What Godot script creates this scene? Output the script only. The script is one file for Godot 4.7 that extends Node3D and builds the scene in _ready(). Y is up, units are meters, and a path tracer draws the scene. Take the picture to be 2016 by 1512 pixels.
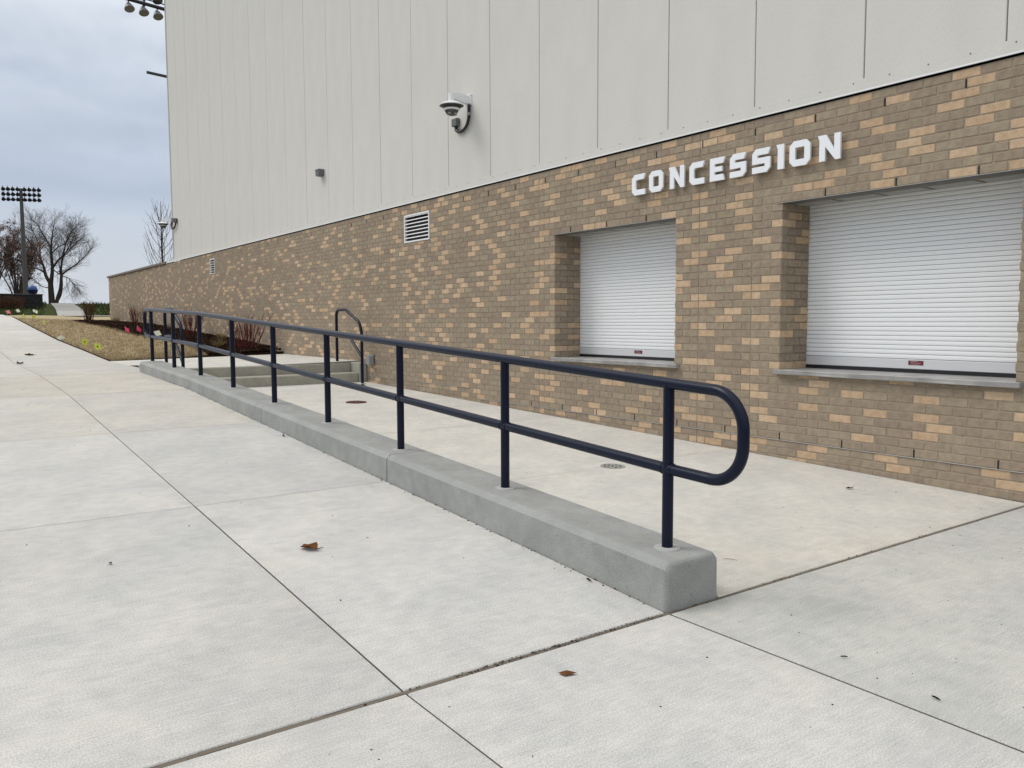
extends Node3D
# A school building with a concession stand, a sloped walk and a ramp rail. x runs along the wall, z towards the viewer, y up, metres.

const WALL_Z := -6.195
const COURSE := 0.0701
const EYE := 1.28

const LIGHT_BRICKS := {
	-17: [100, 104, 202, 203, 300, 303, 307, 311],
	-16: [5, 101, 103, 107, 110, 112, 200, 201, 300, 303, 306, 310],
	-15: [6, 8, 102, 107, 109],
	-14: [3, 7, 10, 13, 100, 104, 107, 111, 112, 200, 202, 305],
	-13: [0, 8, 13, 101, 301, 308],
	-12: [7, 12, 14, 103, 108, 111, 112, 300, 304, 308, 311],
	-11: [2, 7, 100, 111, 203, 303, 306, 308],
	-10: [0, 6, 12, 105, 106, 111, 112, 300, 311],
	-9: [1, 4, 7, 11, 12, 102, 104, 200, 202, 300, 303, 305, 308],
	-8: [6, 10, 14, 17, 102, 105, 110, 201, 303, 310],
	-7: [1, 5, 6, 19, 111, 200, 300, 303, 307],
	-6: [0, 3, 7, 13, 100, 112, 202, 301],
	-5: [6, 12, 17, 111],
	-4: [5, 11, 13, 16, 20, 101, 201],
	-3: [2, 7, 11, 14, 112, 200, 300],
	-2: [1, 6, 12, 16, 111, 202, 301],
	-1: [1, 4, 7, 10, 16, 18, 100, 203],
	0: [1, 15, 101, 201, 300],
	1: [0, 3, 7, 11, 14, 18, 112, 201],
	2: [10, 13, 16, 100, 202, 301],
	3: [0, 6, 16, 100, 111, 200, 203, 300],
	4: [4, 7, 11, 14, 16, 101, 200, 300],
	5: [0, 9, 13, 101, 111, 301],
	6: [0, 5, 9, 11, 13, 15, 17, 101, 112, 201],
	7: [4, 6, 8, 10, 16, 112, 202],
	8: [0, 5, 9, 14, 17, 19, 100, 112, 201, 301],
	9: [4, 6, 10, 15, 100, 201, 203],
	10: [0, 3, 5, 12, 16, 19, 111, 112, 300],
	11: [4, 12, 14, 16, 101, 111, 202],
	12: [4, 11, 15, 19, 200, 301],
	13: [4, 7, 11, 14, 100, 203],
	14: [0, 5, 7, 11, 16, 19, 101, 112, 200],
	15: [5, 7, 12, 17, 100, 102, 107, 108, 112, 201, 203, 306, 309, 311],
	16: [4, 12, 15, 17, 19, 200, 302, 303, 306],
	17: [0, 2, 6, 12, 14, 100, 103, 107, 111, 112, 203, 304, 306, 309, 311],
	18: [4, 6, 8, 11, 18, 102, 105, 200, 305, 307, 310],
	19: [1, 6, 9, 12, 18, 106, 108, 303, 307, 311],
	20: [7, 13, 104, 106, 111, 301, 304, 307, 309],
	21: [2, 11, 19, 105, 111, 302, 306, 310],
	22: [2, 5, 8, 10, 19, 101, 105, 200, 305, 308],
	23: [0, 3, 9, 12, 18, 102, 103, 108, 109, 112, 301, 309],
	24: [0, 4, 8, 11, 12, 14, 17, 100, 104, 110, 112, 201, 202, 302, 306, 309],
	25: [1, 9, 11, 15, 18, 102, 107, 109, 110, 202, 305, 309],
}

var M := {}
var used := {}
var rng := RandomNumberGenerator.new()


# ---------------------------------------------------------------- mesh builder
class Shape:
	var v := PackedVector3Array()
	var n := PackedVector3Array()
	var uv := PackedVector2Array()
	var c := PackedColorArray()
	var tint := Color(1, 1, 1)
	var colored := false

	func tri(a: Vector3, b: Vector3, d: Vector3, ua := Vector2.ZERO, ub := Vector2.ZERO, ud := Vector2.ZERO) -> void:
		var f := (b - a).cross(d - a)
		if f.length_squared() < 1e-16:
			return
		f = f.normalized()
		put(a, f, ua)
		put(d, f, ud)
		put(b, f, ub)

	func put(p: Vector3, f: Vector3, u := Vector2.ZERO) -> void:
		v.append(p)
		n.append(f)
		uv.append(u)
		c.append(tint)

	func quad(a: Vector3, b: Vector3, d: Vector3, e: Vector3) -> void:
		tri(a, b, d, Vector2(0, 0), Vector2(1, 0), Vector2(1, 1))
		tri(a, d, e, Vector2(0, 0), Vector2(1, 1), Vector2(0, 1))

	func smooth_quad(a: Vector3, b: Vector3, d: Vector3, e: Vector3, na: Vector3, nb: Vector3, nd: Vector3, ne: Vector3) -> void:
		put(a, na)
		put(d, nd)
		put(b, nb)
		put(a, na)
		put(e, ne)
		put(d, nd)

	func box(at: Vector3, size: Vector3, turn := Basis.IDENTITY, bevel := 0.0) -> void:
		var h := size * 0.5
		var b := minf(bevel, minf(h.x, minf(h.y, h.z)) * 0.9)
		if b <= 0.0:
			for ax in 3:
				for s in [-1.0, 1.0]:
					var p := []
					var a1 := (ax + 1) % 3
					var a2 := (ax + 2) % 3
					for k in [[-1, -1], [1, -1], [1, 1], [-1, 1]]:
						var q := Vector3.ZERO
						q[ax] = s * h[ax]
						q[a1] = k[0] * h[a1] * s
						q[a2] = k[1] * h[a2]
						p.append(at + turn * q)
					quad(p[0], p[1], p[2], p[3])
			return
		var corner := func(sx: float, sy: float, sz: float, ax: int) -> Vector3:
			var q := Vector3(sx * (h.x - b), sy * (h.y - b), sz * (h.z - b))
			q[ax] = [sx, sy, sz][ax] * h[ax]
			return at + turn * q
		for ax in 3:
			for s in [-1.0, 1.0]:
				var p := []
				var a1 := (ax + 1) % 3
				var a2 := (ax + 2) % 3
				for k in [[-1, -1], [1, -1], [1, 1], [-1, 1]]:
					var sg := [0.0, 0.0, 0.0]
					sg[ax] = s
					sg[a1] = k[0] * s
					sg[a2] = k[1]
					p.append(corner.call(sg[0], sg[1], sg[2], ax))
				quad(p[0], p[1], p[2], p[3])
		for ax in 3:
			var a1 := (ax + 1) % 3
			var a2 := (ax + 2) % 3
			for s1 in [-1.0, 1.0]:
				for s2 in [-1.0, 1.0]:
					var lo := [0.0, 0.0, 0.0]
					var hi := [0.0, 0.0, 0.0]
					lo[ax] = -1.0
					hi[ax] = 1.0
					lo[a1] = s1
					hi[a1] = s1
					lo[a2] = s2
					hi[a2] = s2
					var p0: Vector3 = corner.call(lo[0], lo[1], lo[2], a1)
					var p1: Vector3 = corner.call(hi[0], hi[1], hi[2], a1)
					var p2: Vector3 = corner.call(hi[0], hi[1], hi[2], a2)
					var p3: Vector3 = corner.call(lo[0], lo[1], lo[2], a2)
					if s1 * s2 > 0:
						quad(p1, p0, p3, p2)
					else:
						quad(p0, p1, p2, p3)
		for sx in [-1.0, 1.0]:
			for sy in [-1.0, 1.0]:
				for sz in [-1.0, 1.0]:
					var a: Vector3 = corner.call(sx, sy, sz, 0)
					var d: Vector3 = corner.call(sx, sy, sz, 1)
					var e: Vector3 = corner.call(sx, sy, sz, 2)
					if sx * sy * sz > 0:
						tri(a, d, e)
					else:
						tri(a, e, d)

	func tube(path: Array, radii, sides := 12, caps := true) -> void:
		var m := path.size()
		if m < 2:
			return
		var rings := []
		var dirs := []
		var t0: Vector3 = (path[1] - path[0]).normalized()
		var up := Vector3.UP if absf(t0.y) < 0.9 else Vector3.RIGHT
		var u := t0.cross(up).normalized()
		for i in m:
			var t: Vector3
			if i == 0:
				t = t0
			elif i == m - 1:
				t = (path[i] - path[i - 1]).normalized()
			else:
				t = ((path[i + 1] - path[i]).normalized() + (path[i] - path[i - 1]).normalized()).normalized()
			u = (u - t * u.dot(t)).normalized()
			var w := t.cross(u)
			var r: float = radii[i] if radii is Array else radii
			var ring := []
			var nr := []
			for k in sides:
				var a := TAU * k / sides
				var d := u * cos(a) + w * sin(a)
				nr.append(d)
				ring.append(path[i] + d * r)
			rings.append(ring)
			dirs.append(nr)
		for i in m - 1:
			for k in sides:
				var j := (k + 1) % sides
				smooth_quad(rings[i][k], rings[i][j], rings[i + 1][j], rings[i + 1][k], dirs[i][k], dirs[i][j], dirs[i + 1][j], dirs[i + 1][k])
		if caps:
			for k in range(1, sides - 1):
				tri(rings[0][0], rings[0][k + 1], rings[0][k])
				tri(rings[m - 1][0], rings[m - 1][k], rings[m - 1][k + 1])

	func lathe(profile: Array, sides: int, xf := Transform3D.IDENTITY) -> void:
		for i in profile.size() - 1:
			var p: Vector2 = profile[i]
			var q: Vector2 = profile[i + 1]
			var e := (q - p).normalized()
			var nn := Vector2(e.y, -e.x)
			for k in sides:
				var a := TAU * k / sides
				var b := TAU * (k + 1) / sides
				var da := Vector3(cos(a), 0, -sin(a))
				var db := Vector3(cos(b), 0, -sin(b))
				var fa := (xf.basis * (da * nn.x + Vector3.UP * nn.y)).normalized()
				var fb := (xf.basis * (db * nn.x + Vector3.UP * nn.y)).normalized()
				smooth_quad(xf * (da * p.x + Vector3.UP * p.y), xf * (db * p.x + Vector3.UP * p.y), xf * (db * q.x + Vector3.UP * q.y), xf * (da * q.x + Vector3.UP * q.y), fa, fb, fb, fa)

	func sphere(at: Vector3, r: float, sides := 24, rows := 12) -> void:
		for i in rows:
			var a0 := PI * i / rows - PI / 2
			var a1 := PI * (i + 1) / rows - PI / 2
			for k in sides:
				var b0 := TAU * k / sides
				var b1 := TAU * (k + 1) / sides
				var d := []
				for ab in [[a0, b0], [a0, b1], [a1, b1], [a1, b0]]:
					d.append(Vector3(cos(ab[0]) * cos(ab[1]), sin(ab[0]), -cos(ab[0]) * sin(ab[1])))
				smooth_quad(at + d[0] * r, at + d[1] * r, at + d[2] * r, at + d[3] * r, d[0], d[1], d[2], d[3])

	func prism(poly: PackedVector2Array, z0: float, z1: float, xf := Transform3D.IDENTITY) -> void:
		# poly runs anticlockwise seen from +z; front face at z1
		var ids := Geometry2D.triangulate_polygon(poly)
		for i in range(0, ids.size(), 3):
			var a := poly[ids[i]]
			var b := poly[ids[i + 1]]
			var d := poly[ids[i + 2]]
			if (b - a).cross(d - a) < 0:
				var s := b
				b = d
				d = s
			tri(xf * Vector3(a.x, a.y, z1), xf * Vector3(b.x, b.y, z1), xf * Vector3(d.x, d.y, z1))
			tri(xf * Vector3(a.x, a.y, z0), xf * Vector3(d.x, d.y, z0), xf * Vector3(b.x, b.y, z0))
		for i in poly.size():
			var a := poly[i]
			var b := poly[(i + 1) % poly.size()]
			quad(xf * Vector3(a.x, a.y, z0), xf * Vector3(b.x, b.y, z0), xf * Vector3(b.x, b.y, z1), xf * Vector3(a.x, a.y, z1))

	func face_up() -> void:
		for i in range(0, v.size(), 3):
			if n[i].y < 0.0:
				for k in 3:
					n[i + k] = -n[i + k]
				var p := v[i + 1]
				v[i + 1] = v[i + 2]
				v[i + 2] = p

	func mesh() -> ArrayMesh:
		var arrays := []
		arrays.resize(Mesh.ARRAY_MAX)
		arrays[Mesh.ARRAY_VERTEX] = v
		arrays[Mesh.ARRAY_NORMAL] = n
		arrays[Mesh.ARRAY_TEX_UV] = uv
		if colored:
			arrays[Mesh.ARRAY_COLOR] = c
		var m := ArrayMesh.new()
		m.add_surface_from_arrays(Mesh.PRIMITIVE_TRIANGLES, arrays)
		return m


# ---------------------------------------------------------------- scene helpers
func numbered(called: String) -> String:
	var k: int = used.get(called, 0)
	used[called] = k + 1
	return called if k == 0 else "%s_%03d" % [called, k]


func part_name(parent: Node, called: String) -> String:
	var counts: Dictionary = parent.get_meta("_counts") if parent.has_meta("_counts") else {}
	var k: int = counts.get(called, 0)
	counts[called] = k + 1
	parent.set_meta("_counts", counts)
	return called if k == 0 else "%s_%03d" % [called, k]


func tag(o: Node, label: String, category := "", group := "", kind := "") -> void:
	if label:
		o.set_meta("label", label)
	if category:
		o.set_meta("category", category)
	if group:
		o.set_meta("group", group)
	if kind:
		o.set_meta("kind", kind)


func thing(called: String, label: String, category: String, at := Vector3.ZERO, group := "") -> Node3D:
	var o := Node3D.new()
	o.name = numbered(called)
	add_child(o, true)
	o.position = at
	tag(o, label, category, group)
	return o


func part(called: String, mesh: Mesh, m: Material, parent: Node) -> MeshInstance3D:
	var o := MeshInstance3D.new()
	o.name = part_name(parent, called)
	o.mesh = mesh
	o.material_override = m
	parent.add_child(o, true)
	return o


func obj(called: String, mesh: Mesh, m: Material) -> MeshInstance3D:
	var o := MeshInstance3D.new()
	o.name = numbered(called)
	o.mesh = mesh
	o.material_override = m
	add_child(o, true)
	return o


func many(called: String, mesh: Mesh, m: Material, places: Array, tints: Array, parent: Node) -> MultiMeshInstance3D:
	var mm := MultiMesh.new()
	mm.transform_format = MultiMesh.TRANSFORM_3D
	mm.use_colors = not tints.is_empty()
	mm.mesh = mesh
	mm.instance_count = places.size()
	for i in places.size():
		mm.set_instance_transform(i, places[i])
		if mm.use_colors:
			mm.set_instance_color(i, tints[i])
	var o := MultiMeshInstance3D.new()
	o.multimesh = mm
	o.material_override = m
	if parent == self:
		o.name = numbered(called)
	else:
		o.name = part_name(parent, called)
	parent.add_child(o, true)
	o.set_meta("kind", "stuff")
	return o


func lin(r: float, g: float, b: float) -> Color:
	return Color(r, g, b).linear_to_srgb()


func mat(called: String, color: Color, rough := 0.8, metal := 0.0, spec := 0.5) -> StandardMaterial3D:
	var m := StandardMaterial3D.new()
	m.resource_name = called
	m.albedo_color = color
	m.roughness = rough
	m.metallic = metal
	m.metallic_specular = spec
	M[called] = m
	return m


func noise_bytes(w: int, h: int, freq: float, octaves: int, seed_: int) -> PackedByteArray:
	var f := FastNoiseLite.new()
	f.seed = seed_
	f.frequency = freq
	f.fractal_octaves = octaves
	f.noise_type = FastNoiseLite.TYPE_SIMPLEX_SMOOTH
	var im := f.get_seamless_image(w, h)
	im.convert(Image.FORMAT_L8)
	return im.get_data()


func stretched(w: int, h: int, tow: int, toh: int, freq: float, octaves: int, seed_: int) -> PackedByteArray:
	var im := Image.create_from_data(w, h, false, Image.FORMAT_L8, noise_bytes(w, h, freq, octaves, seed_))
	im.resize(tow, toh, Image.INTERPOLATE_CUBIC)
	return im.get_data()


func grey_texture(size: int, layers: Array, mid: float, lo := 0.0, hi := 1.0) -> Image:
	# layers: [bytes, strength]
	var out := PackedByteArray()
	out.resize(size * size)
	for i in size * size:
		var g := mid
		for l in layers:
			g += (l[0][i] / 255.0 - 0.5) * l[1]
		out[i] = int(clampf(g, lo, hi) * 255.0)
	return Image.create_from_data(size, size, false, Image.FORMAT_L8, out)


func knots(k: Array, x: float) -> float:
	# k: [[x, y], ...] with falling x
	if x >= k[0][0]:
		return k[0][1]
	for i in k.size() - 1:
		if x >= k[i + 1][0]:
			var t: float = (x - k[i][0]) / (k[i + 1][0] - k[i][0])
			return lerpf(k[i][1], k[i + 1][1], t)
	return k[-1][1]


const PATH := [[-2.45, 0.0], [-5.12, 0.163], [-7.74, 0.318], [-10.4, 0.475], [-13.1, 0.55], [-16.95, 0.56], [-20.0, 0.68], [-24.0, 0.83], [-30.0, 1.14], [-37.0, 1.52], [-42.0, 1.66], [-60.0, 1.72], [-88.0, 1.8], [-110.0, 2.9], [-185.0, 5.2], [-200.0, 5.2], [-260.0, 2.0], [-420.0, -12.0]]
const BED := [[-16.9, 0.66], [-19.0, 0.80], [-22.0, 0.92], [-29.0, 1.2], [-37.0, 1.34], [-45.0, 1.6], [-60.0, 1.72], [-88.0, 1.8], [-110.0, 2.9], [-185.0, 5.2], [-200.0, 5.2], [-260.0, 2.0], [-420.0, -12.0]]
const CURB := [[-2.45, 0.215], [-2.62, 0.225], [-10.47, 0.62], [-13.2, 0.706]]


func path_y(x: float) -> float:
	return knots(PATH, x)


func lawn_y(x: float, z: float) -> float:
	var s := clampf((-2.82 - z) / 3.3, 0.0, 1.0)
	return lerpf(path_y(x), knots(BED, x), s) if x < -16.9 else path_y(x)


func patio_y(x: float) -> float:
	return 0.0237 * maxf(-2.45 - x, 0.0)


func landing_y(x: float, z: float) -> float:
	return path_y(x) + 0.05 * clampf((-2.82 - z) / 3.3, 0.0, 1.0)


# ---------------------------------------------------------------- textures and materials
func make_materials() -> void:
	# concrete: broom lines run across the walk (constant u = one line)
	var S := 1024
	var blotch := noise_bytes(S, S, 0.0035, 4, 11)
	var mott := noise_bytes(S, S, 0.02, 4, 12)
	var grain := noise_bytes(S, S, 0.35, 2, 13)
	var streak := stretched(S, 6, S, S, 0.05, 4, 14)
	var fine := stretched(S, 64, S, S, 0.22, 2, 15)
	var pits := noise_bytes(S, S, 0.09, 2, 16)
	var fleck := stretched(S, 600, S, S, 0.026, 3, 17)
	var spotted := PackedByteArray()
	spotted.resize(S * S * 3)
	var rgb := PackedByteArray()
	rgb.resize(S * S * 3)
	for i in S * S:
		var g := 0.90 + (blotch[i] - 128) * 0.00026 + (mott[i] - 128) * 0.00022 + (grain[i] - 128) * 0.00125 + (streak[i] - 128) * 0.00008 + (fine[i] - 128) * 0.00030
		if pits[i] > 214:
			g -= (pits[i] - 214) * 0.0035
		var w := (blotch[i] - 128) * 0.00004 + (mott[i] - 128) * 0.00002
		var q := g - maxf(fleck[i] - 222.0, 0.0) * 0.0060
		spotted[i * 3] = int(clampf(q + w, 0.0, 1.0) * 255.0)
		spotted[i * 3 + 1] = int(clampf(q, 0.0, 1.0) * 255.0)
		spotted[i * 3 + 2] = int(clampf(q - w * 1.6, 0.0, 1.0) * 255.0)
		rgb[i * 3] = int(clampf(g + w, 0.0, 1.0) * 255.0)
		rgb[i * 3 + 1] = int(clampf(g, 0.0, 1.0) * 255.0)
		rgb[i * 3 + 2] = int(clampf(g - w * 1.6, 0.0, 1.0) * 255.0)
	var conc := ImageTexture.create_from_image(Image.create_from_data(S, S, false, Image.FORMAT_RGB8, rgb))
	var bump := grey_texture(S, [[fine, 0.40], [grain, 0.45]], 0.5)
	var bump_rgb: Image = bump.duplicate()
	bump_rgb.convert(Image.FORMAT_RGBA8)
	bump_rgb.bump_map_to_normal_map(1.6)
	var conc_n := ImageTexture.create_from_image(bump_rgb)
	var m := mat("concrete_slab", lin(0.765, 0.747, 0.71), 0.9, 0.0, 0.35)
	m.albedo_texture = conc
	m.normal_enabled = true
	m.normal_texture = conc_n
	m.normal_scale = 0.10
	m.vertex_color_use_as_albedo = true
	m = m.duplicate()
	m.resource_name = "concrete_spotted"
	m.albedo_texture = ImageTexture.create_from_image(Image.create_from_data(S, S, false, Image.FORMAT_RGB8, spotted))
	M["concrete_spotted"] = m
	# formed concrete of the kerb wall: no broom lines, cloudy
	var holes := noise_bytes(512, 512, 0.11, 1, 26)
	for i in holes.size():
		holes[i] = 128 - clampi((holes[i] - 240) * 7, 0, 128)
	var cloud := grey_texture(512, [[noise_bytes(512, 512, 0.006, 4, 21), 0.09], [noise_bytes(512, 512, 0.03, 3, 22), 0.07], [noise_bytes(512, 512, 0.35, 2, 23), 0.16], [holes, 0.7]], 0.87)
	m = mat("kerb_concrete", lin(0.425, 0.434, 0.418), 0.85, 0.0, 0.4)
	m.albedo_texture = ImageTexture.create_from_image(cloud)
	m.uv1_triplanar = true
	m.uv1_world_triplanar = true
	m.uv1_scale = Vector3(0.55, 0.55, 0.55)
	var cb: Image = grey_texture(512, [[noise_bytes(512, 512, 0.03, 3, 24), 0.5], [noise_bytes(512, 512, 0.3, 2, 25), 0.4]], 0.5)
	cb.convert(Image.FORMAT_RGBA8)
	cb.bump_map_to_normal_map(2.0)
	m.normal_enabled = true
	m.normal_texture = ImageTexture.create_from_image(cb)
	m.normal_scale = 0.25
	m = m.duplicate()
	m.resource_name = "step_concrete"
	m.albedo_color = lin(0.50, 0.485, 0.41)
	M["step_concrete"] = m
	m = m.duplicate()
	m.resource_name = "hill_concrete"
	m.albedo_color = lin(0.34, 0.33, 0.305)
	M["hill_concrete"] = m
	m = m.duplicate()
	m.resource_name = "pale_path"
	m.albedo_color = lin(0.44, 0.425, 0.385)
	M["pale_path"] = m
	m = mat("grout", lin(0.40, 0.40, 0.385), 0.9)
	m = mat("joint_fill", lin(0.16, 0.14, 0.115), 1.0, 0.0, 0.1)
	mat("sub_base", lin(0.07, 0.065, 0.06), 1.0, 0.0, 0.1)
	# brick: a sandy grain shared by every tone
	var sand := grey_texture(512, [[noise_bytes(512, 512, 0.4, 2, 31), 0.26], [noise_bytes(512, 512, 0.12, 3, 32), 0.18], [noise_bytes(512, 512, 0.015, 3, 33), 0.15]], 0.94)
	var sand_t := ImageTexture.create_from_image(sand)
	var sb: Image = grey_texture(512, [[noise_bytes(512, 512, 0.4, 2, 34), 0.7], [noise_bytes(512, 512, 0.1, 3, 35), 0.4]], 0.5)
	sb.convert(Image.FORMAT_RGBA8)
	sb.bump_map_to_normal_map(2.0)
	var sand_n := ImageTexture.create_from_image(sb)
	var brick_mat := func(called: String, col: Color) -> void:
		var b := mat(called, col, 0.92, 0.0, 0.25)
		b.albedo_texture = sand_t
		b.uv1_triplanar = true
		b.uv1_world_triplanar = true
		b.uv1_scale = Vector3(1.7, 1.7, 1.7)
		b.normal_enabled = true
		b.normal_texture = sand_n
		b.normal_scale = 0.35
		b.vertex_color_use_as_albedo = true
	brick_mat.call("brick_any", Color(1, 1, 1))
	for i in DARK.size():
		brick_mat.call("brick_dark_%d" % i, DARK[i].linear_to_srgb())
	for i in PALE.size():
		brick_mat.call("brick_pale_%d" % i, PALE[i].linear_to_srgb())
	m = mat("mortar", lin(0.37, 0.305, 0.23), 0.95, 0.0, 0.2)
	m.albedo_texture = sand_t
	m.uv1_triplanar = true
	m.uv1_world_triplanar = true
	# metal wall panels: embossed stucco and faint ribs
	var ribs := stretched(256, 8, 512, 512, 0.05, 2, 41)
	var emb := noise_bytes(512, 512, 0.16, 2, 42)
	var soft := noise_bytes(512, 512, 0.004, 3, 43)
	var pt := grey_texture(512, [[emb, 0.04], [soft, 0.022]], 0.95)
	m = mat("wall_panel", lin(0.712, 0.692, 0.648), 0.62, 0.0, 0.45)
	m.albedo_texture = ImageTexture.create_from_image(pt)
	m.uv1_triplanar = true
	m.uv1_world_triplanar = true
	m.uv1_scale = Vector3(0.9, 0.35, 0.9)
	var pb: Image = grey_texture(512, [[emb, 0.8], [ribs, 0.1]], 0.5)
	pb.convert(Image.FORMAT_RGBA8)
	pb.bump_map_to_normal_map(1.5)
	m.normal_enabled = true
	m.normal_texture = ImageTexture.create_from_image(pb)
	m.normal_scale = 0.12
	var trim: StandardMaterial3D = m.duplicate()
	trim.resource_name = "pale_trim"
	trim.albedo_color = lin(0.49, 0.485, 0.455)
	trim.normal_enabled = false
	M["pale_trim"] = trim
	mat("dark_gap", lin(0.02, 0.02, 0.02), 0.9)
	mat("panel_backing", lin(0.12, 0.115, 0.105), 0.9)
	mat("white_paint", lin(0.78, 0.79, 0.80), 0.45)
	mat("shutter_white", lin(0.86, 0.875, 0.89), 0.42)
	m = mat("brushed_metal", lin(0.50, 0.49, 0.475), 0.5, 0.35)
	m.albedo_texture = ImageTexture.create_from_image(grey_texture(256, [[stretched(8, 256, 256, 256, 0.3, 2, 51), 0.18], [noise_bytes(256, 256, 0.01, 3, 52), 0.2]], 0.86))
	m.uv1_triplanar = true
	m.uv1_world_triplanar = true
	m = mat("bar_metal", lin(0.66, 0.67, 0.685), 0.45, 0.15)
	mat("letter_metal", lin(0.86, 0.885, 0.92), 0.4, 0.05)
	mat("letter_side", lin(0.45, 0.46, 0.47), 0.5, 0.4)
	mat("navy_paint", lin(0.0035, 0.0068, 0.022), 0.28, 0.0, 0.34)
	mat("black_plastic", lin(0.012, 0.012, 0.013), 0.4)
	mat("dome_plastic", lin(0.02, 0.021, 0.023), 0.08, 0.0, 0.7)
	mat("grey_box", lin(0.13, 0.135, 0.14), 0.55, 0.2)
	mat("pale_box", lin(0.30, 0.31, 0.32), 0.55, 0.2)
	mat("soffit_steel", lin(0.10, 0.10, 0.095), 0.6)
	mat("soffit_plate", lin(0.32, 0.325, 0.315), 0.6)
	mat("coping_stone", lin(0.16, 0.135, 0.11), 0.8)
	mat("red_label", lin(0.13, 0.008, 0.018), 0.5)
	mat("label_ink", lin(0.55, 0.40, 0.40), 0.6)
	m = mat("rusty_iron", lin(0.15, 0.055, 0.038), 0.85, 0.2)
	m.albedo_texture = ImageTexture.create_from_image(grey_texture(256, [[noise_bytes(256, 256, 0.05, 3, 53), 0.5]], 0.8))
	m.uv1_triplanar = true
	m.uv1_world_triplanar = true
	m.uv1_scale = Vector3(3, 3, 3)
	mat("drain_metal", lin(0.36, 0.355, 0.335), 0.6, 0.2)
	# planting
	m = mat("lawn", lin(1, 1, 1), 0.95, 0.0, 0.1)
	m.albedo_texture = tinted(noise_bytes(512, 512, 0.03, 4, 61), noise_bytes(512, 512, 0.3, 2, 62), Color(0.29, 0.225, 0.135), Color(0.37, 0.295, 0.185))
	m.uv1_triplanar = true
	m.uv1_world_triplanar = true
	m.uv1_scale = Vector3(0.6, 0.6, 0.6)
	m = mat("straw", lin(1, 1, 1), 0.95, 0.0, 0.1)
	m.albedo_texture = tinted(noise_bytes(256, 256, 0.04, 4, 63), noise_bytes(256, 256, 0.3, 2, 64), Color(0.27, 0.215, 0.125), Color(0.42, 0.355, 0.225))
	m.uv1_triplanar = true
	m.uv1_world_triplanar = true
	m.uv1_scale = Vector3(0.5, 0.5, 0.5)
	m = mat("turf", lin(1, 1, 1), 0.95, 0.0, 0.1)
	m.albedo_texture = tinted(noise_bytes(512, 512, 0.012, 4, 65), noise_bytes(512, 512, 0.2, 3, 66), Color(0.022, 0.030, 0.010), Color(0.055, 0.068, 0.024))
	m.uv1_triplanar = true
	m.uv1_world_triplanar = true
	m.uv1_scale = Vector3(0.12, 0.12, 0.12)
	m = mat("mulch", lin(1, 1, 1), 1.0, 0.0, 0.05)
	m.albedo_texture = tinted(noise_bytes(256, 256, 0.05, 4, 67), noise_bytes(256, 256, 0.3, 2, 68), Color(0.010, 0.006, 0.004), Color(0.035, 0.020, 0.013))
	m.uv1_triplanar = true
	m.uv1_world_triplanar = true
	mat("blade", lin(1, 1, 1), 0.9, 0.0, 0.1).vertex_color_use_as_albedo = true
	m = mat("bark", lin(0.055, 0.043, 0.034), 0.95, 0.0, 0.1)
	mat("twig_bark", lin(0.085, 0.07, 0.06), 0.95, 0.0, 0.1)
	mat("red_twig", lin(0.13, 0.030, 0.026), 0.7, 0.0, 0.3)
	mat("brown_twig", lin(0.10, 0.050, 0.030), 0.85, 0.0, 0.2)
	mat("dry_leaf", lin(0.13, 0.055, 0.022), 0.8, 0.0, 0.2)
	mat("dark_leaf", lin(0.04, 0.022, 0.014), 0.8, 0.0, 0.2)
	mat("straw_bit", lin(0.22, 0.19, 0.14), 0.9, 0.0, 0.2)
	mat("dark_bit", lin(0.02, 0.014, 0.011), 0.9, 0.0, 0.2)
	m = mat("block_stone", lin(0.055, 0.058, 0.055), 0.9, 0.0, 0.2)
	m.albedo_texture = ImageTexture.create_from_image(grey_texture(256, [[noise_bytes(256, 256, 0.06, 3, 69), 0.6]], 0.75))
	m.uv1_triplanar = true
	m.uv1_world_triplanar = true
	mat("cap_stone", lin(0.075, 0.07, 0.068), 0.85)
	mat("ball_blue", lin(0.012, 0.060, 0.20), 0.45)
	mat("bowl_navy", lin(0.006, 0.010, 0.04), 0.5)
	mat("pole_steel", lin(0.085, 0.08, 0.075), 0.6, 0.3)
	mat("lamp_black", lin(0.02, 0.02, 0.022), 0.5)
	mat("lamp_grey", lin(0.20, 0.20, 0.205), 0.5, 0.3)
	for f in [["flag_yellow", 0.50, 0.55, 0.09], ["flag_pink", 0.75, 0.06, 0.17], ["flag_white", 0.72, 0.76, 0.62], ["flag_rose", 0.72, 0.22, 0.26]]:
		m = mat(f[0], lin(f[1], f[2], f[3]), 0.6)
		m.backlight_enabled = true
		m.backlight = lin(f[1] * 0.4, f[2] * 0.4, f[3] * 0.4)
		m.cull_mode = BaseMaterial3D.CULL_DISABLED
	mat("flag_ink", lin(0.02, 0.02, 0.01), 0.7)
	mat("wire", lin(0.25, 0.24, 0.2), 0.5, 0.5)


func tinted(a: PackedByteArray, b: PackedByteArray, low: Color, high: Color) -> ImageTexture:
	var size := int(sqrt(a.size()))
	var out := PackedByteArray()
	out.resize(a.size() * 3)
	for i in a.size():
		var t := clampf((a[i] * 0.55 + b[i] * 0.45) / 255.0 * 1.6 - 0.3, 0.0, 1.0)
		var q := low.lerp(high, t).linear_to_srgb()
		out[i * 3] = int(q.r * 255.0)
		out[i * 3 + 1] = int(q.g * 255.0)
		out[i * 3 + 2] = int(q.b * 255.0)
	return ImageTexture.create_from_image(Image.create_from_data(size, size, false, Image.FORMAT_RGB8, out))


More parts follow.
